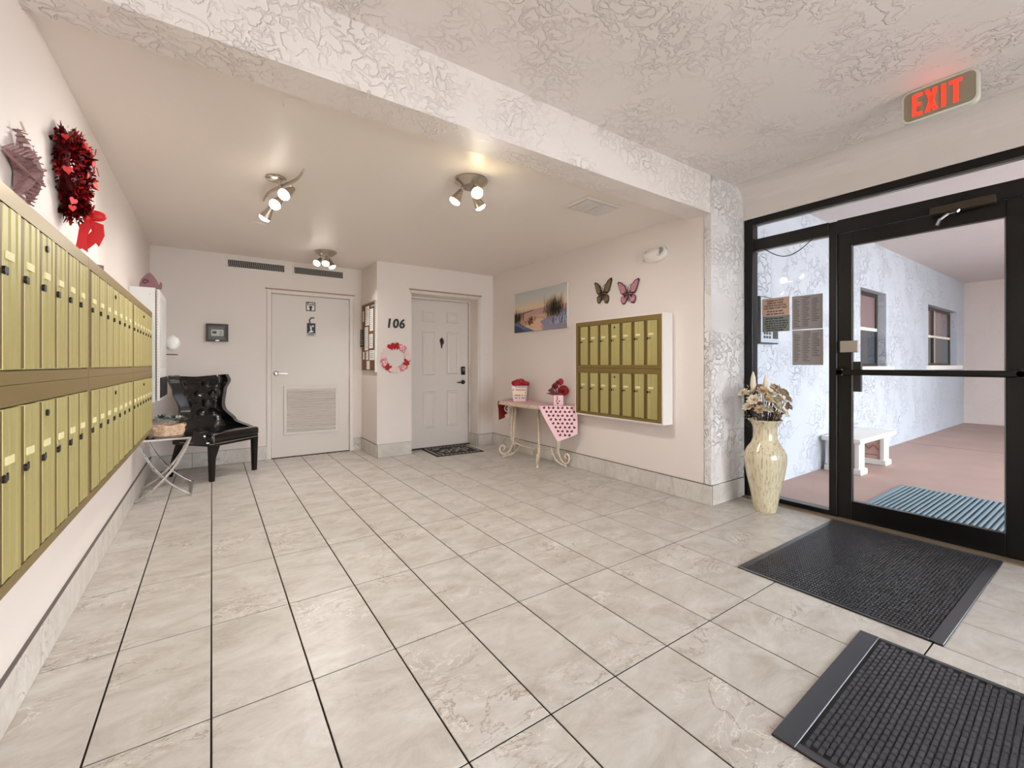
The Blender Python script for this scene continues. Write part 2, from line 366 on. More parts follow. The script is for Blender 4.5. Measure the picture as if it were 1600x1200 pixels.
# ------------------------------------------------------------------ apartment door 106
d2 = tag(bpy.data.objects.new('door_2', None), 'six panel apartment door with keypad lock and knocker', None, None, 'structure'); COL.objects.link(d2); d2.location = (0, 5.61, 0)
lf = MB().box(2.20, 3.085, 0, .045, .012, 2.045, bev=.002).build('leaf', DOORP2, d2)
for (px0, px1) in ((2.372, 2.566), (2.742, 2.934)):
    for (pz0, pz1) in ((1.74, 1.90), (1.01, 1.61), (.275, .785)):
        p = MB(); a = [(px0, pz0), (px1, pz0), (px1, pz1), (px0, pz1)]
        def ins(d): return [(px0 + d, pz0 + d), (px1 - d, pz0 + d), (px1 - d, pz1 - d), (px0 + d, pz1 - d)]
        rings = [[p.bm.verts.new((q[0], y, q[1])) for q in ins(d)] for d, y in ((0, .001), (.006, -.007), (.018, -.002), (.03, -.002), (.045, -.007))]
        for A, B in zip(rings, rings[1:]):
            for k in range(4): p.bm.faces.new((A[k], A[(k + 1) % 4], B[(k + 1) % 4], B[k]))
        p.bm.faces.new(rings[-1]); p.build('panel', DOORP2, lf)
b = MB(); b.box(2.12, 2.195, -.03, .05, 0, 2.07); b.box(3.088, 3.10, -.03, .05, 0, 2.07); b.box(2.195, 3.088, -.03, .05, 2.048, 2.075); b.build('door_frame', DOORP, d2)
b = MB(); b.box(3.10, 3.145, -.262, -.25, .168, 2.10, bev=.003); b.box(2.10, 3.145, -.262, -.25, 2.075, 2.115, bev=.003); b.build('casing', DOORP, d2)
MB().box(2.09, 3.16, -.27, -.25, 2.117, 2.132).build('head_strip', MATS['tan_strip'], d2)  # trim line whose tan stands in for a brown shadow line
MB().box(2.15, 3.1, -.05, .02, 0, .012).build('threshold', mat('dark_threshold', (50, 40, 34), .5), d2)
kp = MB().box(2.925 + .04, 2.985 + .04, -.03, 0, 1.005, 1.125, bev=.012, seg=3).build('keypad_lock', mat('dark_bronze', (46, 40, 36), .35, .6), d2, smooth=True)
for i in range(3):
    for j in range(4): MB().box(2.98 + i * .012, 2.988 + i * .012, -.032, -.029, 1.06 + j * .012, 1.068 + j * .012).build('key', NICKEL, kp)
lever(d2, 3.0, 0, .90, -1, MATS['dark_bronze'])
kn = MB(); kn.prism([(2.66, 1.535), (2.672, 1.52), (2.69, 1.50), (2.684, 1.475), (2.672, 1.45), (2.668, 1.40), (2.66, 1.375), (2.652, 1.40), (2.648, 1.45), (2.636, 1.475), (2.63, 1.50), (2.648, 1.52)], .012, 1, -.012)
kn.tube([(2.66 + .022 * sin(t), -.02, 1.465 + .03 * cos(t)) for t in [2 * pi * k / 16 for k in range(16)]], .006, 6, closed=True); kn.build('knocker', BLK, d2, smooth=True)
nb = thing('house_number', 'black metal numerals 106 beside the apartment door', 'house number', (1.905, FW, 1.665))
for ch, x in (('1', -.085), ('0', 0), ('6', .082)):
    text_mesh('numeral', ch, .16, BLK, nb, (x, -.006, 0), .012, bold=.004, shear=.12, sx=.95)
tag(MB().box(-.035, .035, -.006, 0, -.058, .058, bev=.003).box(-.008, .008, -.012, -.005, -.014, .014).build('light_switch', SILLW, None, loc=(3.235, FW, 1.36)), 'white light switch plate beside the apartment door', 'switch')
tag(MB().box(-.035, .035, -.006, 0, -.058, .058, bev=.003).box(-.017, .017, -.009, -.005, .012, .04, bev=.003).box(-.017, .017, -.009, -.005, -.04, -.012, bev=.003).build('wall_outlet', SILLW, None, loc=(.215, BW, .50)), 'white wall outlet low behind the black chair', 'outlet')

# heart wreath
wr = thing('heart_wreath', 'ring wreath of red, pink and white felt hearts under number 106', 'wreath', (1.905, FW, 1.235))
MB().tube([(.15 * cos(t), -.01, .15 * sin(t)) for t in [2 * pi * k / 36 for k in range(36)]], .006, 6, closed=True).build('hoop', LPINK, wr)
HC = [('red', mat('heart_red', (176, 20, 34), .7)), ('pink', mat('heart_pink', (226, 130, 142), .7)), ('pale', mat('heart_pale', (240, 214, 210), .7))]
seq = [0, 0, 1, 0, 1, 2, 2, 2, 1, 1, 0, 0, 2, 2, 2, 1, 0, 0, 1, 2]
order = [90 - k * 18 for k in range(20)]
cols = [0, 0, 1, 1, 2, 2, 0, 0, 1, 1, 2, 2, 0, 0, 1, 1, 2, 2, 2, 0]
for k in range(20):
    a = R(95 - k * 18); c = cols[k]; y = -.012 - .004 * (k % 3); x, z = .148 * cos(a), .148 * sin(a)
    h = MB().prism(heart(x, z, .105, 20, a - pi / 2 + rnd.uniform(-.3, .3)), .006, 1, y - .006).build('heart', HC[c][1], wr)
    if c == 1:
        MB().prism(heart(x, z, .066, 16, a - pi / 2), .002, 1, y - .008).build('inner_heart', HC[2][1], h)
        MB().prism(heart(x, z, .03, 14, a - pi / 2), .002, 1, y - .010).build('centre_heart', HC[1][1], h)
MB().tube([(-.01, -.004, .15), (0, -.004, .215), (.01, -.004, .15)], .003, 5).build('hanging_loop', LPINK, wr)

# ------------------------------------------------------------------ corkboard on the side wall
cb = thing('cork_notice_board', 'framed cork notice board with black and silver edge on the narrow side wall', 'notice board', (SX, 5.972, 1.06), FACE_R)
MB().box(.01, .59, -.012, 0, .01, .885).build('cork_panel', CORK, cb)
b = MB(); b.box(0, .6, -.02, 0, 0, .018); b.box(0, .6, -.02, 0, .877, .895); b.box(0, .018, -.02, 0, .018, .877); b.build('frame', mat('silver_frame', (190, 186, 180), .3, .8), cb)
MB().box(.582, .602, -.022, 0, 0, .895).build('edge_rail', mat('silver_frame', (190, 186, 180)), cb)
PAPERS = [(.17, .33, .60, .85, 'long white notice at the upper middle of the cork board', 0), (.36, .50, .52, .80, 'white notice with a dark corner at the upper right of the cork board', 0),
          (.14, .29, .28, .58, 'tall white rounded notice in the middle of the cork board', 0), (.34, .50, .30, .48, 'white notice sheet right of the tall rounded one on the cork board', 0),
          (.19, .29, .155, .265, 'small white card below the tall rounded notice on the cork board', 0), (.34, .56, .15, .275, 'wide white notice with bold heading low on the cork board', 0),
          (.23, .36, .03, .14, 'single blank slip at the bottom of the cork board', 0), (.06, .11, .66, .80, 'narrow white strip at the upper edge of the cork board', 0),
          (-.05, .09, .33, .56, 'black flyer overhanging the edge of the cork board', 1), (.40, .57, .80, .86, 'dark printed header card at the top corner of the cork board', 1), (.06, .13, .16, .26, 'short white slip at the lower left of the cork board', 0)]
for i, (a0, a1, c0, c1, lab, dk) in enumerate(PAPERS):
    pp = thing('notice_sheet', lab, 'paper', (SX, 5.972, 1.06), FACE_R, 'notices pinned to the cork board')
    y = -.0135 - .0012 * (i % 4) - (.008 if a0 < 0 else 0)
    MB().box(a0, a1, y - .001, y, c0, c1).build('sheet', INK if dk else PAPER, pp)
    b = MB(); nl = max(2, int((c1 - c0) / .026))
    for k in range(nl):
        z = c1 - .018 - k * (c1 - c0 - .03) / nl
        b.box(a0 + .012, a1 - .012 - rnd.random() * (a1 - a0) * .35, y - .0018, y - .001, z - .0045, z)
    if lab.find('blank') < 0: tag(b.build('print', PAPER if dk else mat('grey_print', (110, 106, 104), .8), pp), kind='stuff')

# ------------------------------------------------------------------ back wall fittings
for (vx0, vx1, lab) in ((.133, .756, 'white framed slotted air vent left of the lamp on the back wall'), (.828, 1.449, 'white framed slotted air vent above the louvred door')):
    v = thing('wall_vent', lab, 'air vent', (vx0, BW, 2.273), 0, 'air vents on the back wall'); W = vx1 - vx0
    b = MB(); b.box(0, W, -.012, 0, 0, .02, bev=.003); b.box(0, W, -.012, 0, .1, .12, bev=.003); b.box(0, .02, -.012, 0, .02, .1); b.box(W - .02, W, -.012, 0, .02, .1); b.build('frame', SILLW, v)
    MB().box(.018, W - .018, -.003, 0, .018, .102).build('backing', mat('vent_dark', (60, 56, 56), .8), v)
    b = MB(); n = 30
    for k in range(n):
        x = .024 + (W - .05) * k / n
        b.prism([(x, .02), (x + .008, .02), (x + .02, .1), (x + .012, .1)], .006, 1, -.009)
    tag(b.build('louvres', mat('vent_fin', (150, 144, 142), .5), v), kind='stuff')
th = thing('thermostat_guard', 'clear locking thermostat cover with black frame on the back wall', 'thermostat', (-.055, BW, 1.415))
b = MB(); b.box(0, .21, -.075, -.06, 0, .02); b.box(0, .21, -.075, -.06, .18, .2); b.box(0, .02, -.075, -.06, .02, .18); b.box(.19, .21, -.075, -.06, .02, .18); b.build('cover_frame', BLK, th)
b = MB(); b.box(.004, .206, -.06, 0, .004, .012); b.box(.004, .206, -.06, 0, .188, .196); b.box(.004, .012, -.06, 0, .012, .188); b.box(.198, .206, -.06, 0, .012, .188); b.build('guard_side', mat('smoky_plastic', (150, 140, 134), .3), th)
MB().box(.02, .19, -.07, -.067, .02, .18).build('clear_cover', GLASS, th)
MB().box(.012, .198, -.006, 0, .012, .188).build('back_plate', mat('grey_plate', (140, 136, 132), .5), th)
t2 = MB().box(.045, .165, -.03, -.006, .062, .138, bev=.008, seg=2).build('thermostat', PAPER, th)
MB().box(.06, .098, -.032, -.0295, .092, .117).build('display', BLK, t2)
for z in (.088, .112): MB().ball((.138, -.031, z), .006, 1).build('button', BLK, t2)
MB().box(.088, .122, -.08, -.07, .004, .018).build('lock', CHROME, th)

# ------------------------------------------------------------------ mailboxes
def make_unit(W, Hh, D, z0, z1, n=7, side=.03):
    """unit parts in local space: x right, -y out, origin bottom-left at wall"""
    root = thing('mailbox_unit', 'tmp', 'mailbox')
    b = MB(); b.box(0, W, -D + .018, 0, 0, Hh)
    b.box(0, W, -D, -D + .018, 0, z0 - .004); b.box(0, W, -D, -D + .018, z1 + .004, Hh); b.box(0, side - .003, -D, -D + .018, z0 - .004, z1 + .004); b.box(W - side + .003, W, -D, -D + .018, z0 - .004, z1 + .004)
    b.build('housing', GOLDF, root)
    pw = (W - 2 * side) / n; dm = lm = hm = None; d0 = None
    for k in range(n):
        x = side + k * pw
        if k == 0:
            y0 = -D + .016
            prof = [(.002, y0), (.002, y0 - .006), (.024, y0 - .007), (.032, y0 - .017), (pw * .5, y0 - .015), (pw * .56, y0 - .0175), (pw * .80, y0 - .0165), (pw * .84, y0 - .019), (pw - .004, y0 - .019), (pw - .004, y0)]
            d = MB().prism(prof, z1 - z0, 2, z0).build('door', GOLDD, root); d.location = (x, 0, 0)
            zc = z0 + (z1 - z0) * .60; yf = y0 - .017
            lk = MB().cyl((.036, yf + .004, zc), (.036, yf - .0045, zc), .0105, .0095, 14).build('lock', BLK, d, smooth=True)
            kh = MB().box(.056, .063, yf - .0015, yf + .001, zc - .008, zc + .010).build('keyhole', BLK, d)
            lb = MB().box(.046, .046 + pw * .36, yf - .002, yf + .002, zc + .028, zc + .047).build('name_plate', mat('cream_plate', (232, 222, 172), .5), d)
            hs = MB().box(.004, .028, y0 - .0165, y0 - .004, z0 + .002, z1 - .002).build('recess_shade', GOLDS, d)  # shade of the recessed channel, coloured in as a darker gold strip
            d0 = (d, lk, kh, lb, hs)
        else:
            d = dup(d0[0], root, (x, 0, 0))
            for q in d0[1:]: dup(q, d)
        if k == n // 2:
            MB().cyl((pw * .52, -D + .003, z1 - .035), (pw * .52, -D - .004, z1 - .035), .0095, seg=12).build('master_lock', BLK, d)
    return root
UH, LH = .459, .478
Dm = .155
secs = [(1.262, 2.285, 'below the wire starfish'), (2.287, 3.408, 'in the middle of the long run'), (3.410, 4.43, 'next to the white metal cabinet')]
for (a, bb, where) in secs:
    for up in (1, 0):
        if up: u = make_unit(bb - a, UH, Dm, .036, .412, 7, .022)
        else: u = make_unit(bb - a, LH - .001, Dm, .032, .424, 7, .022)
        u.location = (LW + .002, a, 1.106 if up else .628); u.rotation_euler = (0, 0, FACE_L)
        u['label'] = ('upper' if up else 'lower') + ' brass mailbox unit of seven doors ' + where; u['group'] = 'brass mailboxes along the left wall'
# right wall unit in a white surround
sr = thing('mailbox_surround', 'white painted box surround holding two brass mailbox units on the right wall', 'mailbox surround', (RW, 3.475, .625), FACE_R)
b = MB(); Ws, Hs, Ds = 1.108, .985, .135
b.box(0, .012, -Ds, 0, 0, Hs); b.box(Ws - .012, Ws, -Ds, 0, 0, Hs); b.box(.012, Ws - .012, -Ds, 0, 0, .012); b.box(.012, Ws - .012, -Ds, 0, Hs - .012, Hs)
b.build('box_frame', SILLW, sr)
for up in (1, 0):
    u = make_unit(Ws - .026, .478, Ds - .001, .03, .43, 7, .04)
    u.location = (RW - .002, 3.475 - .013, .625 + .0125 + (.4815 if up else 0)); u.rotation_euler = (0, 0, FACE_R)
    u['label'] = ('upper' if up else 'lower') + ' brass mailbox unit of seven doors inside the white surround'; u['group'] = 'brass mailboxes in the white surround'

# ------------------------------------------------------------------ white metal cabinet on left wall
cx0 = 4.575
cbn = thing('metal_wall_cabinet', 'white metal wall cabinet with piano hinge at the corner', 'cabinet', (LW, cx0, .845), FACE_L)
MB().box(0, .66, -.165, 0, 0, .935, bev=.003).build('body', WHITE, cbn)
dr = MB().box(.012, .65, -.19, -.168, .01, .925, bev=.004).build('door', WHITE, cbn)
b = MB(); b.box(.08, .6, -.194, -.19, .28, .87, bev=.002); b.build('inset_panel', mat('pale_grey_panel', (206, 204, 200), .4), dr)
MB().box(.06, .64, -.2, -.19, .03, .2, bev=.003).build('black_panel', BLK, dr)
b = MB()
for k in range(40): b.cyl((-.002, -.176, .02 + k * .0225), (-.002, -.176, .037 + k * .0225), .006, seg=6)
b.build('piano_hinge', NICKEL, cbn)
for z in (.05, .33, .62, .88): MB().ball((-.001, -.13, z), .004, 1).build('rivet', NICKEL, cbn)
sh = thing('shell_ornament', 'white shell shaped ornament on a tiny dark shelf beside the white cabinet', 'ornament', (LW + .19, 5.245, 1.40), FACE_L)
MB().box(-.03, .05, -.085, .18, -.155, -.147).build('shelf', mat('dark_brown', (60, 40, 30), .5), sh)
MB().lathe([(.0, -.1), (.02, -.098), (.045, -.07), (.062, -.02), (.055, .02), (.03, .05), (.012, .075), (0, .08)], 20, (.01, -.045, -.03), MX.Rotation(R(40), 3, 'Y')).build('shell', WHITE, sh, smooth=True)
pf = thing('ceramic_fish', 'mauve ceramic fish standing on top of the white cabinet', 'ornament', (-.42, 4.66, 1.781), 0)
b = MB(); b.prism([(-.07, 0), (.045, 0), (.055, .03), (.045, .07), (.02, .11), (0, .13), (-.02, .12), (-.05, .08), (-.065, .04)], .03, 1, -.015); b.build('body', MAUVE, pf)
b = MB(); b.prism([(.04, .0), (.075, 0), (.078, .05), (.066, .062), (.06, .04), (.05, .03)], .02, 1, -.01); b.build('tail', MAUVE, pf)
MB().tube([(-.03 + .02 * cos(t) * (1 - t / 9), -.017, .05 + .022 * sin(t) * (1 - t / 9)) for t in [k * .4 for k in range(16)]], .005, 6).build('fin', mat('plum', (84, 44, 54), .4), pf)
# little items on top of the mailboxes
tag(MB().prism([(.05 * (1 if k % 2 == 0 else .42) * cos(k * pi / 5 + .3), .05 * (1 if k % 2 == 0 else .42) * sin(k * pi / 5 + .3)) for k in range(10)], .03, 2, 0).build('small_starfish', MAUVE, None, loc=(-.445, 2.62, 1.5655)), 'small mauve starfish lying on top of the left mailboxes', 'ornament')

# ------------------------------------------------------------------ wire starfish and tinsel heart on left wall
st = thing('starfish_ornament', 'large mauve wicker starfish hung above the left mailboxes', 'starfish', (LW, 2.155, 1.815), FACE_L); st.scale = (.64, .9, .64)
WICK = mat('mauve_wicker', (176, 142, 138), .6, var=(60, (132, 96, 96), .25), bump=(90, .8, .006))
b = MB(); n = 10; cen = b.bm.verts.new((0, -.075, 0)); base = []; ridge = []
ang = [R(100 + 72 * k) for k in range(5)]
for k in range(5):
    a = ang[k]; bvec = a + R(36)
    base.append(b.bm.verts.new((.205 * cos(a), -.012, .205 * sin(a)))); base.append(b.bm.verts.new((.058 * cos(bvec), -.004, .058 * sin(bvec))))
    ridge.append(b.bm.verts.new((.12 * cos(a), -.05, .12 * sin(a))))
for k in range(5):
    t, r_, v0, v1 = base[2 * k], ridge[k], base[2 * k - 1], base[2 * k + 1]
    b.bm.faces.new((t, v1, r_)); b.bm.faces.new((t, r_, v0)); b.bm.faces.new((r_, v1, cen)); b.bm.faces.new((r_, cen, v0))
b.bm.faces.new(base); b.build('star_body', WICK, st)
SPK = mat('mauve_spike', (158, 120, 118), .5)
sp = None
for k in range(5):
    for j in range(7):
        for s_ in (-1, 1):
            t = (j + 1) / 7.6; a = ang[k]; rr = .205 * t; wd = (1 - t) * .045 + .008
            x = rr * cos(a) - s_ * wd * sin(a); z = rr * sin(a) + s_ * wd * cos(a); y = -.075 + .05 * t + abs(s_) * .02
            if sp is None: sp = MB().cyl((0, .006, 0), (0, -.036, 0), .0065, .003, 6).build('spike', SPK, st); sp.location = (x, y, z); q = sp
            else: q = dup(sp, st, (x, y, z))
            q.rotation_euler = (-V((-s_ * sin(a), -.75, s_ * cos(a)))).to_track_quat('Y', 'Z').to_euler()
MB().tube([(-.03, -.03, .19), (-.035, -.02, .235), (-.028, -.03, .19)], .004, 5).build('hanging_cord', IVORY, st)
MB().box(-.055, .01, -.05, -.03, .10, .118).build('ribbon', LPINK, st)

tw = thing('tinsel_heart_wreath', 'thick dark red tinsel heart wreath with red bow above the mailboxes', 'wreath', (LW, 2.69, 1.985), FACE_L); tw.scale = (1, .8, 1)
TIN = [mat('tinsel_dark', (84, 10, 18), .25, .6), mat('tinsel_red', (150, 16, 26), .25, .6), mat('tinsel_bright', (206, 34, 40), .3, .4)]
path = []
for i in range(48):
    t = 2 * pi * i / 48; path.append(V((16 * sin(t) ** 3 / 16 * .115, -.045, (13 * cos(t) - 5 * cos(2 * t) - 2 * cos(3 * t) - cos(4 * t) + 2) / 16 * .15)))
MB().tube(path, .035, 8, closed=True).build('core', TIN[0], tw)
for ci, cnt in ((0, 1500), (1, 1300), (2, 260)):
    b = MB()
    for _ in range(cnt):
        p = path[rnd.randrange(48)]; a = rnd.uniform(0, 2 * pi); d = V((rnd.gauss(0, 1), rnd.gauss(0, 1), rnd.gauss(0, 1))).normalized()
        if p.y + d.y * .06 > -.004: d.y = -abs(d.y)
        c = p + d * rnd.uniform(.022, .062); u = d.orthogonal().normalized() * rnd.uniform(.005, .010); u.rotate(MX.Rotation(a, 3, d)); l = rnd.uniform(.012, .026)
        e = c + d * l + V((rnd.gauss(0, .006), rnd.gauss(0, .006), rnd.gauss(0, .006)))
        if e.y > -.002: e.y = -.002
        b.face((c - u, c + u, e + u * .3, e - u * .3))
    tag(b.build('tinsel', TIN[ci], tw), kind='stuff')
for k in range(20):
    p = path[(k * 5 + k // 3) % 48]; a = rnd.uniform(-.7, .7)
    h = MB().prism(heart(0, 0, rnd.uniform(.032, .046), 14), .004, 1, -.002).build('foil_heart', mat('foil_heart', (214, 50, 48), .3, .3), tw)
    side = k % 2
    h.location = p + V((-.075 if side else rnd.uniform(-.03, .03), -.02 if side else -.085, rnd.uniform(-.03, .03))); h.rotation_euler = (rnd.uniform(-.4, .4), a, -1.2 if side else rnd.uniform(-.5, .5))
RIB = mat('red_ribbon', (214, 26, 30), .55)
bw = bpy.data.objects.new('bow', None); COL.objects.link(bw); bw.parent = tw; bw.location = (.03, -.07, -.175)
MB().ball((.012, -.062, .026), .05, 3, (.35, .95, .5)).build('loop', RIB, bw, smooth=True); MB().ball((-.012, .0, .028), .04, 3, (.35, .8, .5)).build('loop', RIB, bw, smooth=True)
b = MB(); b.prism([(-.025, .01), (-.095, -.01), (-.10, -.06), (-.075, -.115), (-.062, -.098), (-.03, -.13), (-.015, -.08), (-.045, -.045)], .002, 0, .012); b.build('tail', RIB, bw)
b = MB(); b.prism([(-.03, .0), (.0, -.03), (.01, -.10), (.02, -.15), (-.01, -.135), (-.035, -.15), (-.03, -.08), (-.05, -.03)], .002, 0, -.012); b.build('tail', RIB, bw)
MB().ball((0, -.03, .008), .024, 2, (1, .8, 1)).build('knot', RIB, bw, smooth=True)

# ------------------------------------------------------------------ black tufted chair
ch = thing('tufted_chair', 'black leather tufted wingback chair with nailhead trim', 'chair', (.03, 5.565, 0), R(40))
MB().box(-.285, .285, -.29, .24, .385, .475, bev=.028, seg=3).build('seat', LEATHER, ch, smooth=True)
MB().box(-.275, .275, -.28, .235, .345, .395, bev=.006).build('seat_rail', LEATHER, ch)
btn = [(u, v) for r_, v in enumerate((.40, .55, .70, .85)) for u in ((-.5, 0, .5) if r_ % 2 == 0 else (-.25, .25, -.72, .72))]
def lerp(tab, v):
    for (a, x), (b_, y) in zip(tab, tab[1:]):
        if v <= b_: t = (v - a) / (b_ - a); t = t * t * (3 - 2 * t); return x + (y - x) * t
    return tab[-1][1]
WT = [(0, .275), (.22, .27), (.5, .225), (.75, .27), (.92, .315), (1, .30)]
CT = [(0, .46), (.13, .43), (.26, .20), (.45, .11), (.7, .10), (.9, .13), (1, .12)]
def back_pt(u, v, off):
    s_ = 2 * u - 1; wv = lerp(WT, v); z = .37 + .675 * v - (.022 * (1 - abs(s_)) if v > .97 else 0)
    yb = .20 + .10 * v
    x = wv * sin(s_ * pi / 2 * .92) / sin(pi / 2 * .92); y = yb - lerp(CT, v) * abs(s_) ** 3.2
    nx, ny = sin(s_ * 1.2), -cos(s_ * 1.1)
    o_ = off
    if off > 0:
        for (bu, bv) in btn:
            dd = ((s_ - bu) * .26) ** 2 + ((v - bv) * .66) ** 2; o_ -= .026 * math.exp(-dd / .0011)
        o_ += .006 * abs(sin((s_ * 2 + (v - .4) / .15) * pi / 1.0)) * abs(sin((s_ * 2 - (v - .4) / .15) * pi)) * (1 if .3 < v < .92 else .2)
    return V((x - nx * o_ * (1 if off > 0 else 1), y + ny * o_, z))
b = MB(); nu, nv = 56, 44
gf = b.grid(lambda u, v: back_pt(u, v, .045), nu, nv); gb = b.grid(lambda u, v: back_pt(u, v, -.028), nu, nv, True)
edge = [(i, nv) for i in range(nu + 1)]
for A, B in ([((i, nv), (i + 1, nv)) for i in range(nu)] + [((i, 0), (i + 1, 0)) for i in range(nu)] + [((0, j), (0, j + 1)) for j in range(nv)] + [((nu, j), (nu, j + 1)) for j in range(nv)]):
    b.bm.faces.new((gf[A[0]][A[1]], gf[B[0]][B[1]], gb[B[0]][B[1]], gb[A[0]][A[1]]))
bk = b.build('backrest', LEATHER, ch, smooth=True)
for (bu, bv) in btn: MB().ball(back_pt((bu + 1) / 2, bv, .045), .0095, 1).build('button', LEATHER, bk, smooth=True)
def leg(pts_t, pts_b):
    b = MB(); A = [b.bm.verts.new(p) for p in pts_t]; B = [b.bm.verts.new(p) for p in pts_b]; b.bm.faces.new(A); b.bm.faces.new(B[::-1])
    for k in range(4): b.bm.faces.new((A[k], A[(k + 1) % 4], B[(k + 1) % 4], B[k]))
    return b.build('leg', BLACKW, ch)
def sq(x, y, h, z): return [(x - h, y - h, z), (x + h, y - h, z), (x + h, y + h, z), (x - h, y + h, z)]
for s_ in (-1, 1):
    leg(sq(s_ * .25, -.25, .026, .36), sq(s_ * .25, -.25, .018, 0)); leg(sq(s_ * .22, .20, .025, .36), sq(s_ * .225, .335, .017, 0))
b = MB()
for k in range(38): b.ball((-.27 + .54 * k / 37, -.286, .372), .0055, 1)
for k in range(26): b.ball((-.281, -.28 + .4 * k / 25, .372), .0055, 1)
for k in range(8): b.ball((-.262, -.292, .39 + k * .01), .0045, 1)
tag(b.build('nailhead_trim', NICKEL, ch), kind='stuff')

# ------------------------------------------------------------------ chrome and glass side table
stb = thing('glass_side_table', 'chrome side table with crossed curved legs and glass top', 'side table', (-.337, 5.01, 0))
h_, wv = .525, .18
def bar(y, s_):
    pts = []
    for k in range(17):
        t = k / 16; fx = .55 * t + .45 * (1 - cos(t * pi / 2)); fz = .55 * t + .45 * sin(t * pi / 2)
        pts.append((s_ * (-wv + 2 * wv * fx), y, .012 + (h_ - .024) * (1 - fz)))
    return pts
for y in (-.245, .245):
    for s_ in (-1, 1):
        MB().tube(bar(y + s_ * .011, s_), .0105, 8).build('leg', CHROME, stb, smooth=True)
    MB().box(-wv - .01, wv + .01, y - .01, y + .01, h_ - .024, h_ - .004, bev=.003).build('top_rail', CHROME, stb)
for s_ in (-1, 1): MB().box(s_ * wv - .012, s_ * wv + .012, -.268, .268, 0, .022, bev=.003).build('foot_rail', CHROME, stb)
for s_ in (-1, 1): MB().box(s_ * wv - .008, s_ * wv + .008, -.245, .245, h_ - .022, h_ - .006).build('top_rail', CHROME, stb)
MB().box(-.195, .195, -.262, .262, h_ - .004, h_ + .006, bev=.002).build('glass_top', mat('tinted_glass', (20, 22, 24), .05), stb)
bpy.data.objects['glass_top'].data.materials[0] = GLASS
pl = thing('succulent_planter', 'rough tan bark planter with grey green succulents on the glass table', 'potted plant', (-.315, 4.90, h_ + .006), R(8))
b = MB(); BARK = mat('bark', (242, 216, 188), .85, var=(25, (206, 164, 130), .3), bump=(35, 1.0, .02))
b.grid(lambda u, v: V(((.105 + .02 * v + .006 * sin(u * 37 + v * 9)) * cos(2 * pi * u) * (1 if True else 1), (.075 + .012 * v + .005 * sin(u * 29)) * sin(2 * pi * u), .095 * v + .008 * sin(u * 31) * v)), 40, 6)
b.prism([(.1 * cos(2 * pi * k / 20), .07 * sin(2 * pi * k / 20)) for k in range(20)], .08, 2, 0)
b.build('planter', BARK, pl, smooth=True)
SUC = [mat('succulent', (152, 164, 152), .5), mat('succulent_pale', (196, 200, 186), .5), mat('succulent_dark', (84, 98, 92), .5)]
for k in range(9):
    c = V((-.095 + .024 * k, rnd.uniform(-.055, .02), .112 + rnd.uniform(0, .03))); b = MB()
    for r_, (n, el, ln) in enumerate(((7, .45, .05), (6, .9, .042), (4, 1.25, .03))):
        for j in range(n):
            a = 2 * pi * j / n + r_ * .5 + k; d = V((cos(a) * cos(el), sin(a) * cos(el), sin(el))); s1 = V((-sin(a), cos(a), 0)); nrm = d.cross(s1)
            L_ = ln * (1.35 if k % 3 else 1.1); p0 = c + d * .004; pm = c + d * L_ * .6 + nrm * -.004; p1 = c + d * L_
            b.face((p0, pm - s1 * .011 + nrm * .004, p1, pm)); b.face((p0, pm, p1, pm + s1 * .011 + nrm * .004)); b.face((p0, pm + s1 * .011 + nrm * .004, p1, pm - s1 * .011 + nrm * .004))
    b.build('succulent_rosette', SUC[k % 3], pl)
for k in range(3):
    a = rnd.uniform(-.5, 1.0); x = rnd.uniform(.0, .08)
    MB().tube([(x, 0, .1), (x + .03 * cos(a), -.01, .135), (x + .07 * cos(a), -.02, .145 + .01 * k % 3), (x + .1 * cos(a), -.03, .13)], lambda t: .007 * (1 - t) + .002, 6).build('trailing_leaf', SUC[1], pl)
cnd = thing('dark_glass_votive', 'small dark glass votive beside the bark planter', 'candle holder', (-.475, 4.86, h_ + .006))
MB().lathe([(.0, 0), (.024, 0), (.03, .05), (.028, .052), (.022, .008), (0, .008)], 16).build('cup', mat('smoked_glass', (44, 48, 54), .1), cnd, smooth=True)

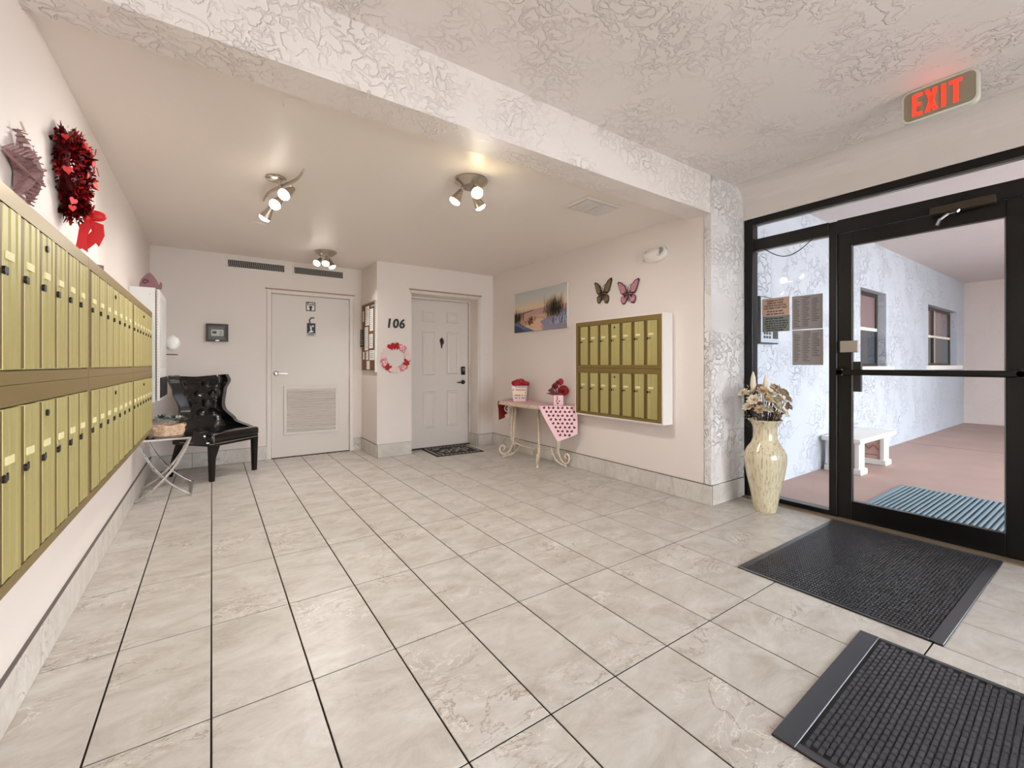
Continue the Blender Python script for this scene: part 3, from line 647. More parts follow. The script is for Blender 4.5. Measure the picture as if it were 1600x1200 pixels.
# ------------------------------------------------------------------ console table with scroll legs
ct = thing('scroll_console_table', 'ivory iron console table with scrolled legs against the right wall', 'console table', (0, 0, 0))
TZ = .695
TOPP = [(2.965, 3.80), (2.965, 4.585), (3.335, 4.90), (3.335, 3.485)]
MB().prism(TOPP, .02, 2, TZ - .02).build('table_top', IVORY, ct)
b = MB()
for p, q in zip(TOPP, TOPP[1:] + TOPP[:1]):
    b.tube([(p[0], p[1], TZ - .03), (q[0], q[1], TZ - .03)], .012, 8)
b.build('rim', IVORY, ct)
def spiral(cx, cz, r0, r1, a0, a1, n=18):
    return [(cx + (r0 + (r1 - r0) * k / n) * cos(a0 + (a1 - a0) * k / n), cz + (r0 + (r1 - r0) * k / n) * sin(a0 + (a1 - a0) * k / n)) for k in range(n + 1)]
def scroll_leg(px, py, dx, dy, sc=1.0):
    """profile in (r, z): r outward along (dx,dy) from the leg's foot line"""
    prof = spiral(.075, .605, .012, .062, R(-120), R(250), 22)[::1]
    up = spiral(.03, .60, .016, .055, R(-60), R(200), 16)
    main = [(-.02, .665), (-.055, .62), (-.058, .55), (-.045, .45), (-.035, .34), (-.035, .24), (-.02, .16), (.005, .10), (.04, .055), (.085, .04), (.125, .06), (.14, .10), (.125, .135), (.095, .145), (.075, .125), (.085, .10), (.10, .10)]
    second = [(-.01, .64), (-.02, .56), (-.01, .45), (-.002, .34), (-.005, .26), (-.02, .20), (-.045, .15)]
    low = [(-.13, .21), (-.11, .14), (-.06, .075), (0, .035), (.05, .018), (.09, .016)]
    b = MB()
    def T(p): return (px + dx * (p[0] - .05) * sc, py + dy * (p[0] - .05) * sc, p[1])
    for pr, rr in ((main, .012), (second, .009), (low, .009), (spiral(.035, .60, .012, .045, R(0), R(430), 20), .007), (spiral(.045, .52, .010, .036, R(180), R(-240), 18), .007)):
        # smooth by simple Catmull resampling
        P_ = [V(T(p)) for p in pr]; out = []
        if len(P_) < 18:
            for i in range(len(P_) - 1):
                p0, p1, p2, p3 = P_[max(i - 1, 0)], P_[i], P_[i + 1], P_[min(i + 2, len(P_) - 1)]
                for s_ in range(4):
                    t = s_ / 4; out.append(.5 * ((2 * p1) + (p2 - p0) * t + (2 * p0 - 5 * p1 + 4 * p2 - p3) * t * t + (3 * p1 - p0 - 3 * p2 + p3) * t ** 3))
            out.append(P_[-1])
        else: out = P_
        b.tube(out, rr, 7)
    f = T((.09, 0)); b.cyl((f[0], f[1], 0), (f[0], f[1], .03), .015, .012, 10)
    b.build('leg', IVORY, ct, smooth=True)
q = .7071
scroll_leg(3.02, 4.50, -q, q); scroll_leg(3.03, 3.885, -q, -q); scroll_leg(3.262, 3.72, q * .8, -q * 1.1, .8); scroll_leg(3.25, 4.70, q * .8, q * 1.1, .7)
b = MB(); b.tube([(3.06, 4.45, .2), (3.13, 4.3, .155), (3.15, 4.19, .15), (3.13, 4.08, .155), (3.07, 3.93, .2)], .008, 6); b.tube([(3.25, 4.6, .2), (3.18, 4.35, .155), (3.15, 4.19, .15), (3.18, 4.0, .155), (3.24, 3.78, .2)], .008, 6); b.build('stretcher', IVORY, ct)

# table runner (patterned outside, red lining), drapes over both slanted ends
rn = thing('heart_table_runner', 'pink table runner printed with dark red hearts over the console table', 'table runner', (0, 0, 0))
A0, A1 = V((2.972, 3.795, TZ + .002)), V((3.328, 3.487, TZ + .002)); B0, B1 = V((2.972, 4.590, TZ + .002)), V((3.328, 4.893, TZ + .002))
nR = V((-.655, -.757, 0)); nL = V((-.64, .77, 0))
def flap(P0, P1, nrm, outl, o): return [P0 + (P1 - P0) * s_ + V((0, 0, -d)) + nrm * (o + .02 * min(d / .3, 1)) for s_, d in outl]
OR = [(0, -.001), (.10, .10), (.30, .27), (.44, .385), (.72, .335), (.9, .30), (.9, .12), (.9, -.001)]
OL = [(0, -.001), (-.04, .03), (.05, .10), (.13, .19), (.16, .25), (.55, .25), (.8, .25), (1, .2), (1, -.001)]
def cloth(name, polys, m, parent, th=.002):
    b = MB()
    for p in polys: b.face(p)
    o = b.build(name, m, parent); s_ = o.modifiers.new('thick', 'SOLIDIFY'); s_.thickness = th; s_.offset = 0; return o
cloth('runner_top', [[A0, B0, B0 + nL * .018, B1 + nL * .018, B1, A1, A0 + (A1 - A0) * .9, A0 + (A1 - A0) * .9 + nR * .018, A0 + nR * .018]], PINK, rn); cloth('flap', [flap(A0, A1, nR, OR, .018)], PINK, rn); cloth('flap', [flap(B0, B1, nL, OL, .018)], PINK, rn)
cloth('lining', [flap(A0, A1, nR, OR, .0155)], RED, rn); cloth('lining', [flap(B0, B1, nL, OL, .0155)], RED, rn)
def inside(p, poly):
    c = False; n = len(poly)
    for i in range(n):
        (x1, y1), (x2, y2) = poly[i], poly[(i + 1) % n]
        if (y1 > p[1]) != (y2 > p[1]) and p[0] < (x2 - x1) * (p[1] - y1) / (y2 - y1) + x1: c = not c
    return c
b = MB(); eR = (A1 - A0); LR = eR.length; eR.normalize(); polyR = [(s_ * LR, d) for s_, d in OR]
for i in range(-1, 12):
    for j in range(0, 10):
        s_ = .012 + i * .05 + (.025 if j % 2 else 0); d = .02 + j * .042
        if all(inside((s_ + a, d + c), polyR) for a in (-.014, .014) for c in (-.014, .014)):
            pts = heart(0, 0, .036, 10, .6 if (i + j) % 2 else -.6)
            b.face([A0 + eR * (s_ + x) + V((0, 0, -d + z)) + nR * (.018 + .0022 + .02 * min(d / .3, 1)) for x, z in pts])
for i in range(30):
    for j in range(8):
        x = 2.985 + j * .045; y = 3.52 + i * .046 + (.023 if j % 2 else 0)
        if inside((x, y), [(2.98, 3.83), (2.98, 4.56), (3.32, 4.86), (3.32, 3.53)]): b.face([(x + a, y + c, TZ + .0036) for a, c in heart(0, 0, .03, 10, 1.57 if (i + j) % 2 else 0)])
tag(b.build('heart_print', DRED, rn), kind='stuff')

# gift box with popcorn-like red top
gb_ = thing('valentine_treat_box', 'white printed treat box heaped with red hearts on the console table', 'gift box', (3.19, 4.46, TZ + .004), R(-38))
b = MB(); A = [b.bm.verts.new(p) for p in sq(0, 0, .075, 0)]; B = [b.bm.verts.new(p) for p in sq(0, 0, .095, .19)]; b.bm.faces.new(A)
for k in range(4): b.bm.faces.new((A[k], A[(k + 1) % 4], B[(k + 1) % 4], B[k]))
b.bm.faces.new(B); b.build('box', LPINK, gb_)
b = MB()
for k in range(5):
    z = .03 + k * .034; hw = .075 + .02 * z / .19
    for j in range(9):
        if rnd.random() < .8:
            x = -hw + .012 + j * (2 * hw - .024) / 8
            b.box(x - .005, x + .004, -hw - .0022, -hw, z, z + .017); b.box(-hw - .0022, -hw, x - .005, x + .004, z, z + .017)
tag(b.build('print', mat('maroon_print', (110, 40, 48), .7), gb_), kind='stuff')
MB().box(-.07, .07, -.0935, -.085, .085, .12).build('label_band', mat('cream_label', (236, 222, 170), .6), gb_)
for k in range(9):
    a = k * 2.4; r_ = .09 * math.sqrt((k + .3) / 9)
    MB().ball((r_ * cos(a), r_ * sin(a), .205 + .05 * (1 - r_ / .1)), .045, 2, (1, 1, .75)).build('red_blossom', RED, gb_, smooth=True)
# pink box
pb = thing('valentine_flower_box', 'pink heart printed box with red and maroon blooms near the mailboxes', 'gift box', (3.225, 3.76, TZ + .004), R(-38))
MB().box(-.055, .055, -.055, .055, 0, .11, bev=.002).build('box', PINK, pb)
b = MB()
for k in range(7): b.prism(heart(rnd.uniform(-.035, .035), .02 + (k % 4) * .024, .022, 10), .0012, 1, -.0565)
for k in range(5): b.prism(heart(rnd.uniform(-.035, .035), .02 + (k % 4) * .024, .022, 10), .0012, 0, -.0565)
b.build('heart_print', DRED, pb)
for k in range(7):
    a = k * 2.3; d = V((cos(a) * .05, sin(a) * .05, .16 + .05 * (k % 3)))
    MB().cyl((0, 0, .09), d, .004, seg=6).build('stem', DRED, pb)
    (MB().ball(d, .034 if k % 2 else .027, 2, (1, 1, 1.2 if k % 2 else .7))).build('bloom', RED if k % 2 else mat('maroon', (70, 14, 22), .6), pb, smooth=True)
MB().ball((.06, .03, .16), .06, 3, (1, .7, 1)).build('red_heart_pillow', RED, pb, smooth=True)
b = MB(); b.prism([(-.14, .13), (-.05, .105), (.05, .10), (.05, .125), (-.04, .15)], .004, 1, -.03); b.prism([(-.12, .16), (-.07, .2), (-.03, .14), (-.06, .12)], .004, 1, -.01); b.build('tissue_paper', DRED, pb)

# ------------------------------------------------------------------ picture, butterflies, emergency light on right wall
pc = thing('beach_canvas', 'canvas print of sand dunes and sea grass at sunset on the right wall', 'picture', (RW - .003, 4.78, 1.575), FACE_R)
PW, PH, PD = 1.045, .515, .016
sky = bpy.data.materials.new('sunset_print'); sky.use_nodes = True; nt = sky.node_tree; bs = nt.nodes['Principled BSDF']; bs.inputs['Roughness'].default_value = .6
tc = nt.nodes.new('ShaderNodeTexCoord'); sp_ = nt.nodes.new('ShaderNodeSeparateXYZ'); cr = nt.nodes.new('ShaderNodeValToRGB'); nt.links.new(tc.outputs['Object'], sp_.inputs[0])
mr = nt.nodes.new('ShaderNodeMapRange'); mr.inputs[1].default_value = 0; mr.inputs[2].default_value = PH; nt.links.new(sp_.outputs['Z'], mr.inputs[0]); nt.links.new(mr.outputs[0], cr.inputs[0]); nt.links.new(cr.outputs[0], bs.inputs['Base Color'])
E_ = cr.color_ramp.elements; E_[0].position = .30; E_[0].color = srgb(206, 172, 150); E_[1].position = 1; E_[1].color = srgb(192, 200, 202)
for p, c in ((.50, (226, 200, 176)), (.60, (236, 210, 176)), (.72, (218, 208, 196))): k = E_.new(p); k.color = srgb(*c)
MB().box(0, PW, -PD, 0, 0, PH).build('canvas', sky, pc)
MB().box(-.004, 0, -PD - .001, 0, 0, PH).build('edge', SILLW, pc); MB().box(PW, PW + .004, -PD - .001, 0, 0, PH).build('edge', SILLW, pc)
def layer(name, pts, c, lev, par=pc): return MB().prism(pts, .0006, 1, -PD - .0006 * (lev + 1)).build(name, mat(name + '_' + '%d_%d_%d' % c, c, .6), par)
layer('printed_sea', [(0, .25), (.35, .27), (.7, .285), (PW, .28), (PW, .2), (0, .2)], (196, 160, 148), 0)
layer('printed_headland', [(.14, .225), (.42, .262), (.44, .268), (.40, .27), (.16, .24)], (122, 84, 66), 1)
layer('printed_sand', [(0, .17), (.12, .23), (.3, .21), (.55, .17), (.75, .15), (PW, .2), (PW, 0), (0, 0)], (206, 164, 136), 2)
layer('printed_path', [(.28, .12), (.4, .15), (.58, .15), (.66, .12), (.62, .08), (.55, .05), (.62, .0), (.36, 0), (.24, .06)], (226, 188, 160), 3)
layer('printed_dune', [(0, .17), (.09, .15), (.16, .1), (.26, .06), (.4, .015), (.44, 0), (0, 0)], (104, 112, 142), 4)
layer('printed_dune_shade', [(0, .10), (.09, .08), (.2, .03), (.32, 0), (0, 0)], (64, 70, 104), 5)
layer('printed_far_dune', [(.55, .11), (.66, .14), (.82, .19), (.95, .22), (PW, .23), (PW, 0), (.58, 0), (.62, .05)], (150, 146, 168), 4)
for (n, gx, gz, sp2, hh, cols_) in ((60, .06, .16, .10, .16, ((86, 66, 44), (54, 48, 40))), (110, .84, .19, .17, .26, ((150, 112, 60), (70, 60, 40), (44, 42, 40))), (40, .36, .12, .1, .08, ((120, 76, 56), (90, 56, 44))), (70, .9, .1, .14, .1, ((60, 66, 96), (196, 200, 214)))):
    for ci, c in enumerate(cols_):
        b = MB()
        for k in range(n // len(cols_)):
            x = min(max(gx + rnd.gauss(0, sp2 * .5), .01), PW - .01); z = max(.01, gz + rnd.uniform(-.05, .03)); h2 = hh * rnd.uniform(.4, 1); ln = rnd.uniform(-.05, .05)
            x2 = min(max(x + ln, .004), PW - .004); z2 = min(z + h2, PH - .006); y = -PD - .0042 - .0004 * ci
            b.face([(x - .004, y, z), (x + .004, y, z), ((x + x2) / 2 + .002 + ln * .1, y, z + h2 * .6), (x2, y, z2), ((x + x2) / 2 - .004, y, z + h2 * .5)])
        tag(b.build('printed_grass', mat('grass_%d_%d_%d' % c, c, .7), pc), kind='stuff')

def butterfly(name, label, y0, z0, c_dark, c_fill, sc, tilt):
    t = thing(name, label, 'wall ornament', (RW, y0, z0), FACE_R, 'metal butterflies on the right wall')
    md = mat('bf_dark_%d_%d_%d' % c_dark, c_dark, .45, .3); mf = mat('bf_fill_%d_%d_%d' % c_fill, c_fill, .5)
    up = [(.006, .01), (.03, .07), (.07, .11), (.11, .125), (.12, .11), (.105, .07), (.085, .02), (.06, -.002)]
    lo = [(.006, .0), (.05, -.004), (.08, -.02), (.082, -.055), (.06, -.085), (.035, -.08), (.012, -.045)]
    for s_ in (-1, 1):
        f = 1.0 if s_ > 0 else tilt
        for nm, o in (('upper_wing', up), ('lower_wing', lo)):
            pts = [(s_ * f * x * sc, z * sc * (1.1 if s_ > 0 and tilt < 1 else 1)) for x, z in o]; cx = sum(p[0] for p in pts) / len(pts); cz = sum(p[1] for p in pts) / len(pts)
            wg = MB().prism(pts, .003, 1, -.016).build(nm, md, t)
            n = len(pts)
            for k in range(0, n, 2):
                a, b_, c = pts[k], pts[(k + 1) % n], pts[(k + 2) % n]; sh_ = lambda p: (cx + (p[0] - cx) * .78, cz + (p[1] - cz) * .78)
                g = ((cx * .25 + a[0] * .0 + (a[0] + b_[0] + c[0]) / 3 * .0 + cx * .75), cz)
                MB().prism([sh_(a), sh_(b_), (sh_(c)[0] * .85 + sh_(b_)[0] * .15, sh_(c)[1] * .85 + sh_(b_)[1] * .15), g], .001, 1, -.0175).build('wing_cell', mf, wg)
    MB().tube([(0, -.018, -.06 * sc), (0, -.02, 0), (0, -.018, .035 * sc)], lambda u: .004 + .003 * sin(u * pi), 6).build('body', md, t)
    for s_ in (-1, 1): MB().tube([(0, -.018, .035 * sc), (s_ * .012 * sc, -.018, .07 * sc), (s_ * .03 * sc, -.018, .085 * sc), (s_ * .036 * sc, -.018, .075 * sc)], .002, 5).build('antenna', md, t)
    MB().cyl((0, -.017, 0), (0, 0, 0), .004, seg=6).build('mount', md, t)
    return t
butterfly('butterfly_ornament', 'brown and bronze metal butterfly beside the canvas print', 3.195, 1.885, (58, 42, 34), (128, 106, 78), 1.12, .85)
butterfly('butterfly_ornament', 'pink metal butterfly above the white surround', 2.855, 1.84, (86, 52, 60), (198, 138, 152), 1.12, 1.0)
el = thing('emergency_light', 'white twin head emergency light high on the right wall', 'emergency light', (RW, 2.545, 2.155), FACE_R)
MB().ball((0, -.012, 0), .12, 4, (1.12, .42, .54)).build('housing', SILLW, el, smooth=True)
hd = MB().lathe([(.0, 0), (.046, 0), (.05, .012), (.044, .022), (.038, .018), (0, .012)], 24, (.078, -.028, .018), MX.Rotation(R(72), 3, 'X')).build('lamp_head', WHITE, el, smooth=True)
MB().lathe([(0, .022), (.02, .021), (.036, .016)], 16, (.078, -.028, .018), MX.Rotation(R(72), 3, 'X')).build('lens', mat('clear_lens', (170, 178, 176), .1, .6), hd, smooth=True)
MB().prism([(-.125, .03), (-.085, .045), (-.075, -.03), (-.11, -.035)], .03, 1, -.045).build('side_lamp', WHITE, el)

# ------------------------------------------------------------------ ceiling fittings
def spot_head(parent, c, d, lit, ln=.085, nm='spot_head', power=31):
    d = V(d).normalized(); c = V(c); q = d.to_track_quat('Z', 'Y').to_matrix()
    h = MB().lathe([(.0, -.012), (.015, -.012), (.018, 0), (.026, ln * .4), (.039, ln * .95), (.041, ln), (.037, ln)], 20, c, q).build(nm, NICKEL, parent, smooth=True)
    MB().lathe([(0, ln * .9), (.034, ln * .9), (.038, ln * 1.02), (.034, ln * 1.16), (.018, ln * 1.26), (0, ln * 1.28)], 18, c, q).build('bulb', LAMPY if lit == 2 else LAMPG, h, smooth=True)
    l = bpy.data.lights.new('spot_bulb', 'SPOT'); l.energy = power; l.color = (1, .965, .93); l.spot_size = R(125); l.spot_blend = .9; l.shadow_soft_size = .035
    o = bpy.data.objects.new('spot_bulb', l); COL.objects.link(o); o.parent = h; o.location = c + d * ln * 1.36; o.rotation_euler = (-d).to_track_quat('Z', 'Y').to_euler()
    return h
def round_fixture(x, y, label, heads, pw=31):
    t = thing('ceiling_spot_light', label, 'ceiling light', (x, y, CB))
    MB().lathe([(0, 0), (.115, 0), (.118, -.008), (.112, -.016), (.075, -.045), (.07, -.05), (0, -.05)][::-1], 40).build('canopy', NICKEL, t, smooth=True)
    for (px, py, pz, d, lit) in heads:
        MB().cyl((px * .8, py * .8, -.045), (px, py, pz), .0055, seg=8).build('arm', NICKEL, t)
        spot_head(t, (px, py, pz), d, lit, .08, power=pw)
    return t
round_fixture(1.482, 2.655, 'round three spot ceiling light beside the beam', [(-.055, .045, -.075, (-.45, .2, -.85), 1), (.0, -.055, -.075, (-.2, -.8, -.75), 2), (.055, .045, -.085, (.55, .0, -.75), 1)])
round_fixture(1.065, 5.275, 'round three spot ceiling light near the back wall vents', [(-.05, .04, -.08, (-.5, -.4, -.7), 1), (.0, -.05, -.085, (-.25, -.5, -.85), 1), (.05, .04, -.08, (.3, -.15, -.9), 1)], 20)
ta = thing('ceiling_track_light', 'curved bar ceiling light with three spots over the left side', 'ceiling light', (.392, 3.36, CB))
MB().lathe([(0, 0), (.062, 0), (.066, -.006), (.06, -.016), (.03, -.024), (0, -.024)][::-1], 32, (-.03, .02, 0)).build('canopy', NICKEL, ta, smooth=True)
barp = [V((.075 * sin(t * 3.2) * .9 + .03 * -t, t * .36, -.055)) for t in [-1 + k / 10 for k in range(21)]]
barp = [V((.085 - .16 * (k / 20) + .022 * sin(k / 20 * 2 * pi), -.34 + .70 * k / 20, -.055)) for k in range(21)]
MB().tube(barp, .015, 8, sx=.45, up=(0, 0, 1)).build('curved_bar', NICKEL, ta, smooth=True)
MB().cyl((-.01, .0, -.02), (-.01, .0, -.06), .01, seg=10).build('stem', NICKEL, ta)
for (px, py, d) in ((.06, -.06, (-.62, -.5, -.7)), (.02, .16, (-.5, -.5, -.75)), (-.02, .40, (-.45, .35, -.85))):
    MB().cyl((px * .6, py - .01, -.05), (px, py, -.085), .006, seg=8).build('arm', NICKEL, ta)
    spot_head(ta, (px, py, -.085), d, 1, .095, power=13)
v = thing('ceiling_vent', 'white two panel ceiling air vent near the beam', 'air vent', (2.54, 2.535, CB))
b = MB(); b.box(-.2, .2, -.14, .14, -.012, 0, bev=.004); b.build('frame', SILLW, v)
for s_ in (-1, 1):
    pn = MB().box(s_ * .087 - .078, s_ * .087 + .078, -.11, .11, -.014, -.011).build('grille', mat('grille_grey', (190, 180, 172), .5), v)
    b = MB()
    for k in range(14): b.box(s_ * .087 - .075, s_ * .087 + .075, -.104 + k * .015, -.097 + k * .015, -.018, -.013)
    tag(b.build('louvres', SILLW, pn), kind='stuff')
for (x, y, r_, lab) in ((.356, 2.385, .072, 'flat round blank cover plate on the ceiling near the beam'), (.352, 4.60, .065, 'flat round blank cover plate on the ceiling past the track light')):
    tag(MB().lathe([(0, -.006), (r_ * .92, -.006), (r_, 0)], 32).build('ceiling_cover_plate', CEILS, None, True, loc=(x, y, CB)), lab, 'cover plate', 'blank ceiling plates')
# EXIT sign
ex = thing('exit_sign', 'lit EXIT sign with red letters hanging from the textured ceiling', 'exit sign', (3.27, .635, 2.605), FACE_R)
def rrect(w_, h2, r_, n=6): return [(sx * (w_ / 2 - r_) + r_ * cos(a), sz * (h2 / 2 - r_) + r_ * sin(a)) for sx, sz, a0 in ((1, 1, 0), (-1, 1, 90), (-1, -1, 180), (1, -1, 270)) for a in [R(a0 + 90 * k / n) for k in range(n + 1)]]
MB().prism(rrect(.305, .178, .035), .04, 1, -.02).build('housing', mat('white_plastic', (228, 226, 214), .4), ex, smooth=True)
MB().prism(rrect(.285, .158, .028), .004, 1, -.023).build('face_plate', mat('grey_face', (150, 142, 122), .5), ex)
b = MB(); b.box(-.07, .07, -.018, .018, .085, .096, bev=.004); b.build('canopy', MATS['white_plastic'], ex)
LET = mat('red_lit_letters', (235, 50, 30), .5, emit=((255, 46, 26), 1.1))
def letter(outs, x):
    b = MB()
    for o in outs: b.prism([(x + p[0], p[1]) for p in o], .003, 1, -.0265)
    b.build('letter', LET, ex)
hh, t_ = .06, .016
rc = lambda x0, x1, z0, z1: [(x0, z0), (x1, z0), (x1, z1), (x0, z1)]
letter([rc(0, t_, -hh, hh), rc(t_, .042, hh - t_, hh), rc(t_, .036, -t_ / 2, t_ / 2), rc(t_, .042, -hh, -hh + t_)], -.105)
letter([[(0, hh), (.018, hh), (.052, -hh), (.034, -hh)], [(.052, hh), (.034, hh), (.0, -hh), (.018, -hh)]], -.053)
letter([rc(0, .018, -hh, hh)], .012)
letter([rc(0, .05, hh - t_, hh), rc(.016, .034, -hh, hh - t_)], .043)

# ------------------------------------------------------------------ entry glazing (x = EW plane)
fx0, fx1 = 3.865, 3.955
def fr(name, parent, *boxes):
    b = MB()
    for q_ in boxes: b.box(*q_, bev=.003)
    return b.build(name, BLACKM, parent)
gz = tag(bpy.data.objects.new('window_1', None), 'black metal storefront frame with sidelight and transom', None, None, 'structure'); COL.objects.link(gz)
fr('jamb', gz, (fx0, fx1, 1.93, 2.0, 0, 2.42)); fr('mullion', gz, (fx0, fx1, 1.31, 1.362, 0, 2.23)); fr('head', gz, (fx0, fx1, -2.7, 1.93, 2.365, 2.42))
fr('transom_bar', gz, (fx0, fx1, 1.362, 1.93, 2.14, 2.235)); fr('transom_bar', gz, (fx0, fx1, -2.63, 1.31, 2.135, 2.235)); fr('sill', gz, (fx0, fx1, 1.362, 1.93, 0, .045))
fr('mullion', gz, (fx0, fx1, .27, .322, 0, 2.135)); fr('jamb', gz, (fx0, fx1, -2.7, -2.63, 0, 2.365)); fr('mullion', gz, (fx0, fx1, -.75, -.69, 0, 2.135)); fr('mullion', gz, (fx0, fx1, -1.75, -1.69, 0, 2.135)); fr('sill', gz, (fx0, fx1, -.69, .27, 0, .045)); fr('sill', gz, (fx0, fx1, -2.63, -1.75, 0, .045)); fr('sill', gz, (fx0, fx1, -1.69, -.75, 0, .045))  # unseen bays past the door, extended to bring in more daylight
MB().box(3.905, 3.911, 1.355, 1.935, .04, 2.145).build('pane', GLASS, gz); MB().box(3.905, 3.911, -2.64, 1.935, 2.23, 2.37).build('pane', GLASS, gz)
for q_ in ((-.69, .27), (-1.69, -.75), (-2.63, -1.75)): MB().box(3.905, 3.911, q_[0] - .005, q_[1] + .005, .04, 2.14).build('pane', GLASS, gz)
SILV = mat('bright_bead', (190, 190, 190), .25, .9)
b = MB(); b.box(fx0 + .03, fx0 + .038, 1.362, 1.93, 2.13, 2.139); b.box(fx0 + .03, fx0 + .038, 1.366, 1.372, .05, 2.13); b.box(fx0 + .03, fx0 + .04, -.68, 1.93, 2.355, 2.364); b.build('glazing_bead', SILV, gz)
MB().box(3.80, 3.99, -2.7, 1.99, -.002, .010).build('threshold', mat('worn_aluminium', (150, 130, 108), .5, .5), gz)
rw = tag(bpy.data.objects.new('window_4', None), 'large black framed window added in the unseen rear wall for daylight', None, None, 'structure'); COL.objects.link(rw)
for x in (RX0, 1.47, 2.47, RX1 - .06): fr('mullion', rw, (x, x + .06, YB - .08, YB - .02, RZ0, RZ1))
for z in (RZ0, RZ1 - .06):
    for x in (RX0, 1.47, 2.47): fr('rail', rw, (x + .06, (1.47 if x < 1 else x + 1.0) if x < 2 else RX1 - .06, YB - .08, YB - .02, z, z + .06))
for x0, x1 in ((RX0 + .055, 1.475), (1.525, 2.475), (2.525, RX1 - .055)): MB().box(x0, x1, YB - .053, YB - .047, RZ0 + .055, RZ1 - .055).build('pane', GLASS, rw)
ed = tag(bpy.data.objects.new('door_3', None), 'black framed glass entry door with push bar', None, None, 'structure'); COL.objects.link(ed)
fr('stile', ed, (3.872, 3.918, 1.222, 1.307, .014, 2.13)); fr('stile', ed, (3.872, 3.918, .326, .465, .014, 2.13)); fr('bottom_rail', ed, (3.872, 3.918, .465, 1.222, .014, .15)); fr('top_rail', ed, (3.872, 3.918, .465, 1.222, 2.03, 2.13))
MB().box(3.893, 3.899, .46, 1.227, .145, 2.035).build('pane', GLASS, ed)
b = MB(); b.box(3.87, 3.874, .467, 1.221, 2.022, 2.03); b.box(3.87, 3.874, .465, .471, .15, 2.03); b.box(3.87, 3.874, 1.216, 1.222, .15, 2.03); b.build('glazing_bead', mat('grey_bead', (110, 110, 110), .3, .6), ed)
b = MB(); b.box(3.80, 3.83, .36, 1.30, 1.078, 1.118, bev=.006); b.box(3.80, 3.875, 1.255, 1.30, 1.07, 1.126, bev=.004); b.box(3.80, 3.875, .36, .42, 1.07, 1.126, bev=.004); b.build('push_bar', BLACKM, ed)
MB().box(3.845, 3.87, 1.155, 1.205, .957, 1.175, bev=.003).build('pull_plate', mat('dark_plate', (30, 26, 26), .35), ed)
MB().box(3.852, 3.872, 1.177, 1.287, 1.243, 1.329, bev=.003).build('lock_plate', mat('tan_plate', (168, 156, 144), .4, .3), ed)
dc = MB().box(3.815, 3.87, .50, .79, 2.115, 2.165, bev=.004).build('door_closer', mat('bronze_closer', (66, 56, 46), .4, .4), ed)
MB().tube([(3.83, .70, 2.11), (3.79, .735, 2.07), (3.775, .745, 2.03)], .009, 8).build('closer_arm', CHROME, dc); MB().tube([(3.83, .70, 2.108), (3.76, .645, 2.095)], .010, 8, sx=.5).build('closer_arm', CHROME, dc)
# wire loop hanging from transom
tag(MB().tube([(3.86, 1.835 - .37 * k / 16, 2.139 - .10 * sin(pi * k / 16)) for k in range(17)], .0035, 6).build('hanging_wire', BLK, None), 'thin black wire loop hanging under the sidelight transom bar', 'wire')
# papers on the sidelight glass, the dimming by backlight put into their greys
PG = mat('backlit_paper', (150, 142, 140), .8); TP = mat('tan_paper', (190, 158, 140), .8); SP_ = mat('backlit_slate_paper', (122, 124, 120), .8)
p1 = thing('door_notice', 'tan and backlit grey notice taped to the sidelight glass beside two directories', 'notice', (3.9045, 1.868, 1.43), FACE_R, 'papers on the sidelight')
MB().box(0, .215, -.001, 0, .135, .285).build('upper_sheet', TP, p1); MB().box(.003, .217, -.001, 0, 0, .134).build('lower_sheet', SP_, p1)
for k, tx in enumerate(('PLEASE DO NOT', 'REMOVE THESE', 'INSTRUCTIONS FOR', 'THE DIRECTORY AND')): text_mesh('lettering', tx, .0185, INK, p1, (.105, -.0015, .262 - k * .021), .0006, bold=.0006)
b = MB()
for z, a0, a1 in ((.172, .04, .17), (.150, .035, .175), (.112, .03, .18), (.09, .025, .2), (.07, .02, .205), (.05, .03, .195), (.032, .03, .19), (.014, .04, .185)): 
    x = a0
    while x < a1 - .01:
        e = min(x + rnd.uniform(.012, .04), a1); b.box(x, e, -.0016, -.001, z - .004, z + .004); x = e + .006
b.build('print', INK, p1)
for nm, y0, z0, hh2, lab in (('directory_sheet', 1.633, 1.437, .27, 'upper backlit grey directory list taped to the sidelight glass'), ('directory_sheet', 1.630, 1.15, .28, 'lower backlit grey directory list taped to the sidelight glass')):
    p = thing(nm, lab, 'directory', (3.9045, y0, z0), FACE_R, 'papers on the sidelight')
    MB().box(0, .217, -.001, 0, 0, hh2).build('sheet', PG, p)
    b = MB(); b.box(.08, .13, -.0016, -.001, hh2 - .02, hh2 - .014)
    for c in range(3):
        x = .012 + c * .068
        for r_ in range(17 - 3 * (c == 2)):
            z = hh2 - .034 - r_ * .0135
            if c: b.box(x - .008, x - .003, -.0016, -.001, z, z + .005)
            b.box(x, x + rnd.uniform(.025, .048), -.0016, -.001, z, z + .005)
    b.build('print', mat('faded_ink', (84, 78, 78), .8), p)

